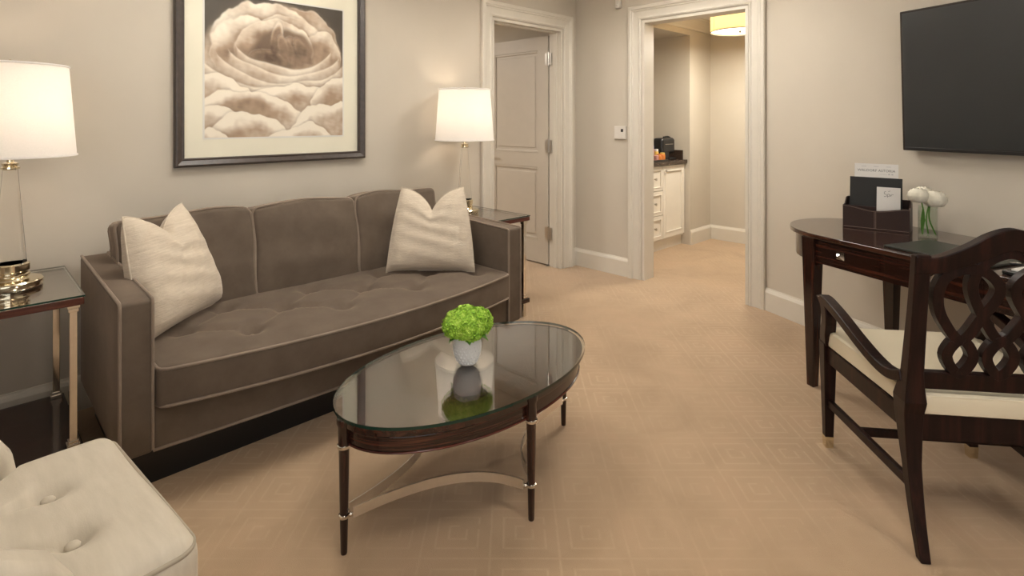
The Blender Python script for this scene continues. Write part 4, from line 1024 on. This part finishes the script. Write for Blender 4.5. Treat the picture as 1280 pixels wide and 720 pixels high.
# coffee machine
cm = empty('coffee_machine', onc(.170, 1.330, CZ+.0003) @ Matrix.Rotation(math.radians(90), 4, 'Z'), 'small black capsule coffee machine on the granite counter', 'coffee machine')
MB().rbox((-.04, 0, .150), (.135, .062, .085), .035, (4, 3, 3), 4).build('body', 'black', cm, smooth=60)
MB().rbox((-.10, 0, .066), (.075, .058, .066), .02, (2, 2, 2), 3).build('rear_housing', 'black', cm, smooth=60)
MB().box(-.02, .125, -.055, .055, .0, .022).build('drip_tray', 'black', cm, bevel=.005)
MB().tube([(.06, 0, .065), (.06, 0, .03+.05)], .016, 12).build('spout', 'steel', cm, smooth=50)
MB().tube(spline([(-.05, 0, .240), (.04, 0, .245), (.11, 0, .220), (.142, 0, .205)], 4), .010, 8).build('lever', 'black', cm, smooth=60)
MB().rbox((-.08, .105, .115), (.06, .038, .11), .015, (2, 2, 2), 3).build('water_tank', 'black', cm, smooth=60)
MB().box(-.12, .04, -.0645, -.0618, .165, .171).build('badge', 'steel', cm)
# tray with jars, cups and bottles
tr = empty('serving_tray', onc(.20, .82, CZ+.0003), 'black serving tray under the jars on the counter', 'tray')
MB().box(-.10, .12, -.28, .30, .0, .008).build('tray_floor', 'black', tr)
rm = MB(); n4 = [(-.10, -.28), (.12, -.28), (.12, .30), (-.10, .30)]
rm.add([(x, y, z) for z in (.008, .022) for x, y in n4]+[(x*.94+.0006, y*.98, z) for z in (.008, .022) for x, y in n4],
       [(k, (k+1) % 4, 4+(k+1) % 4, 4+k) for k in range(4)]+[(8+k, 12+k, 12+(k+1) % 4, 8+(k+1) % 4) for k in range(4)]+[(4+k, 4+(k+1) % 4, 12+(k+1) % 4, 12+k) for k in range(4)])
rm.build('tray_rim', 'black', tr)
def glassware(p, q, r, h, label):
    o = empty('drinking_glass', onc(p, q, CZ+.0086), label, 'glass', 'glasses on the serving tray')
    MB().lathe([(.001, 0), (r*.8, 0), (r*.85, .003), (r, h), (r-.002, h), (r*.82, .006), (.001, .006)], 20).build('bowl', 'clear', o, smooth=50); return o
glassware(.135, .95, .032, .15, 'tall clear glass standing behind the orange jars'); glassware(.135, 1.04, .032, .165, 'tallest clear glass on the tray beside the machine')
def jar(p, q, r, h, mat, cap, label):
    o = empty('snack_jar', onc(p, q, CZ+.0086), label, 'jar', 'snack jars on the serving tray')
    MB().lathe([(.001, 0), (r, 0), (r, h*.72), (r*.8, h*.80), (.001, h*.80)], 18).build('jar_body', mat, o, smooth=40)
    MB().lathe([(r*.85, h*.80), (r*.85, h), (.001, h)], 18).build('lid', cap, o, smooth=40); return o
jar(.272, .955, .028, .075, 'pink', 'clear', 'pink snack jar nearest the door jamb on the tray'); jar(.272, 1.02, .028, .070, 'orange', 'orange', 'orange snack jar at the middle of the tray')
jar(.272, 1.083, .028, .080, 'orange', 'amber', 'orange snack jar with an amber lid on the tray'); jar(.205, 1.075, .024, .115, 'amber', 'paper', 'amber jar with a pale lid at the machine end of the tray')
jar(.205, .935, .026, .115, 'paper', 'pink', 'white canister with a pink lid on the tray'); jar(.200, 1.005, .022, .150, 'pink', 'bluecap', 'pink bottle with a dark blue cap on the tray')
# hall ceiling lamp
hx, hq = 1.06, 1.12
hl = empty('ceiling_lamp', FB @ Matrix.Translation((hx, hq, 2.165)), 'cream drum ceiling lamp glowing in the hall', 'ceiling lamp')
R = .262; s = MB(); s.lathe([(R, 0), (R, .20), (R-.003, .20), (R-.003, 0), (R, 0)], 56); s.f = [f for f in s.f if len(f) == 4]
sh = s.build('drum_shade', 'hallshade', hl, smooth=40)
for q in (0, 1, 2, 3):
    an = 2*PI*q/4-2.2; MB().box(-.002, .002, R-.001, R+.002, 0, .20).map(lambda p, an=an: (p.x*math.cos(an)-p.y*math.sin(an), p.x*math.sin(an)+p.y*math.cos(an), p.z)).build('seam', 'steel', sh)
MB().lathe([(.001, .012), (R-.006, .012), (R-.006, .016), (.001, .016)], 56).build('diffuser', 'diffuser', hl, smooth=30)
MB().tube([(R*math.cos(q), R*math.sin(q), .001) for q in np.linspace(0, 2*PI, 57)[:-1]], .004, 6, closed=True).build('trim_ring', 'steel', hl, smooth=80)
MB().lathe([(.001, -.014), (.008, -.010), (.010, -.002), (.016, .004), (.016, .0118), (.001, .0118)], 14).build('finial', 'steel', hl, smooth=60)
br = MB()
for an in (.4, .4+PI): br.tube([(.014*math.cos(an), .014*math.sin(an), .004), (.16*math.cos(an), .16*math.sin(an), .004)], .003, 6)
br.build('bracket', 'steel', hl)
MB().lathe([(.06, .20), (.06, .262), (.001, .262)], 24).build('canopy', 'steel', hl, smooth=40)
hlp = area('hall_lamp_light', (0, 0, -.016), (0, 0, 0), .48, .48, 30, (1, .92, .79), 'DISK'); hlp.parent = hl
hlu = point('hall_lamp_bulb', (0, 0, .10), 11, (1, .85, .62), .05); hlu.parent = hl
# drum shades of the added fill lamps (unseen, above the frame)
for i, (x, y) in enumerate(FILL_LAMPS):
    o = empty('ceiling_lamp', Matrix.Translation((x, y, 2.345)), ('added drum fill lamp above the viewer', 'added drum fill lamp above the sofa', 'added drum fill lamp before the cased opening', 'added drum fill lamp behind the desk chair')[i], 'ceiling lamp', 'added drum fill lamps over the sitting room')
    s = MB(); s.lathe([(.26, 0), (.26, .06), (.257, .06), (.257, 0), (.26, 0)], 40); s.f = [f for f in s.f if len(f) == 4]; s.build('drum_shade', 'fillshade', o, smooth=40)
    MB().lathe([(.001, .010), (.256, .010), (.256, .014), (.001, .014)], 40).build('diffuser', 'diffuser', o, smooth=30)
    MB().lathe([(.008, .014), (.008, .25), (.05, .255), (.05, .274), (.001, .274)], 20).build('canopy', 'steel', o, smooth=40)
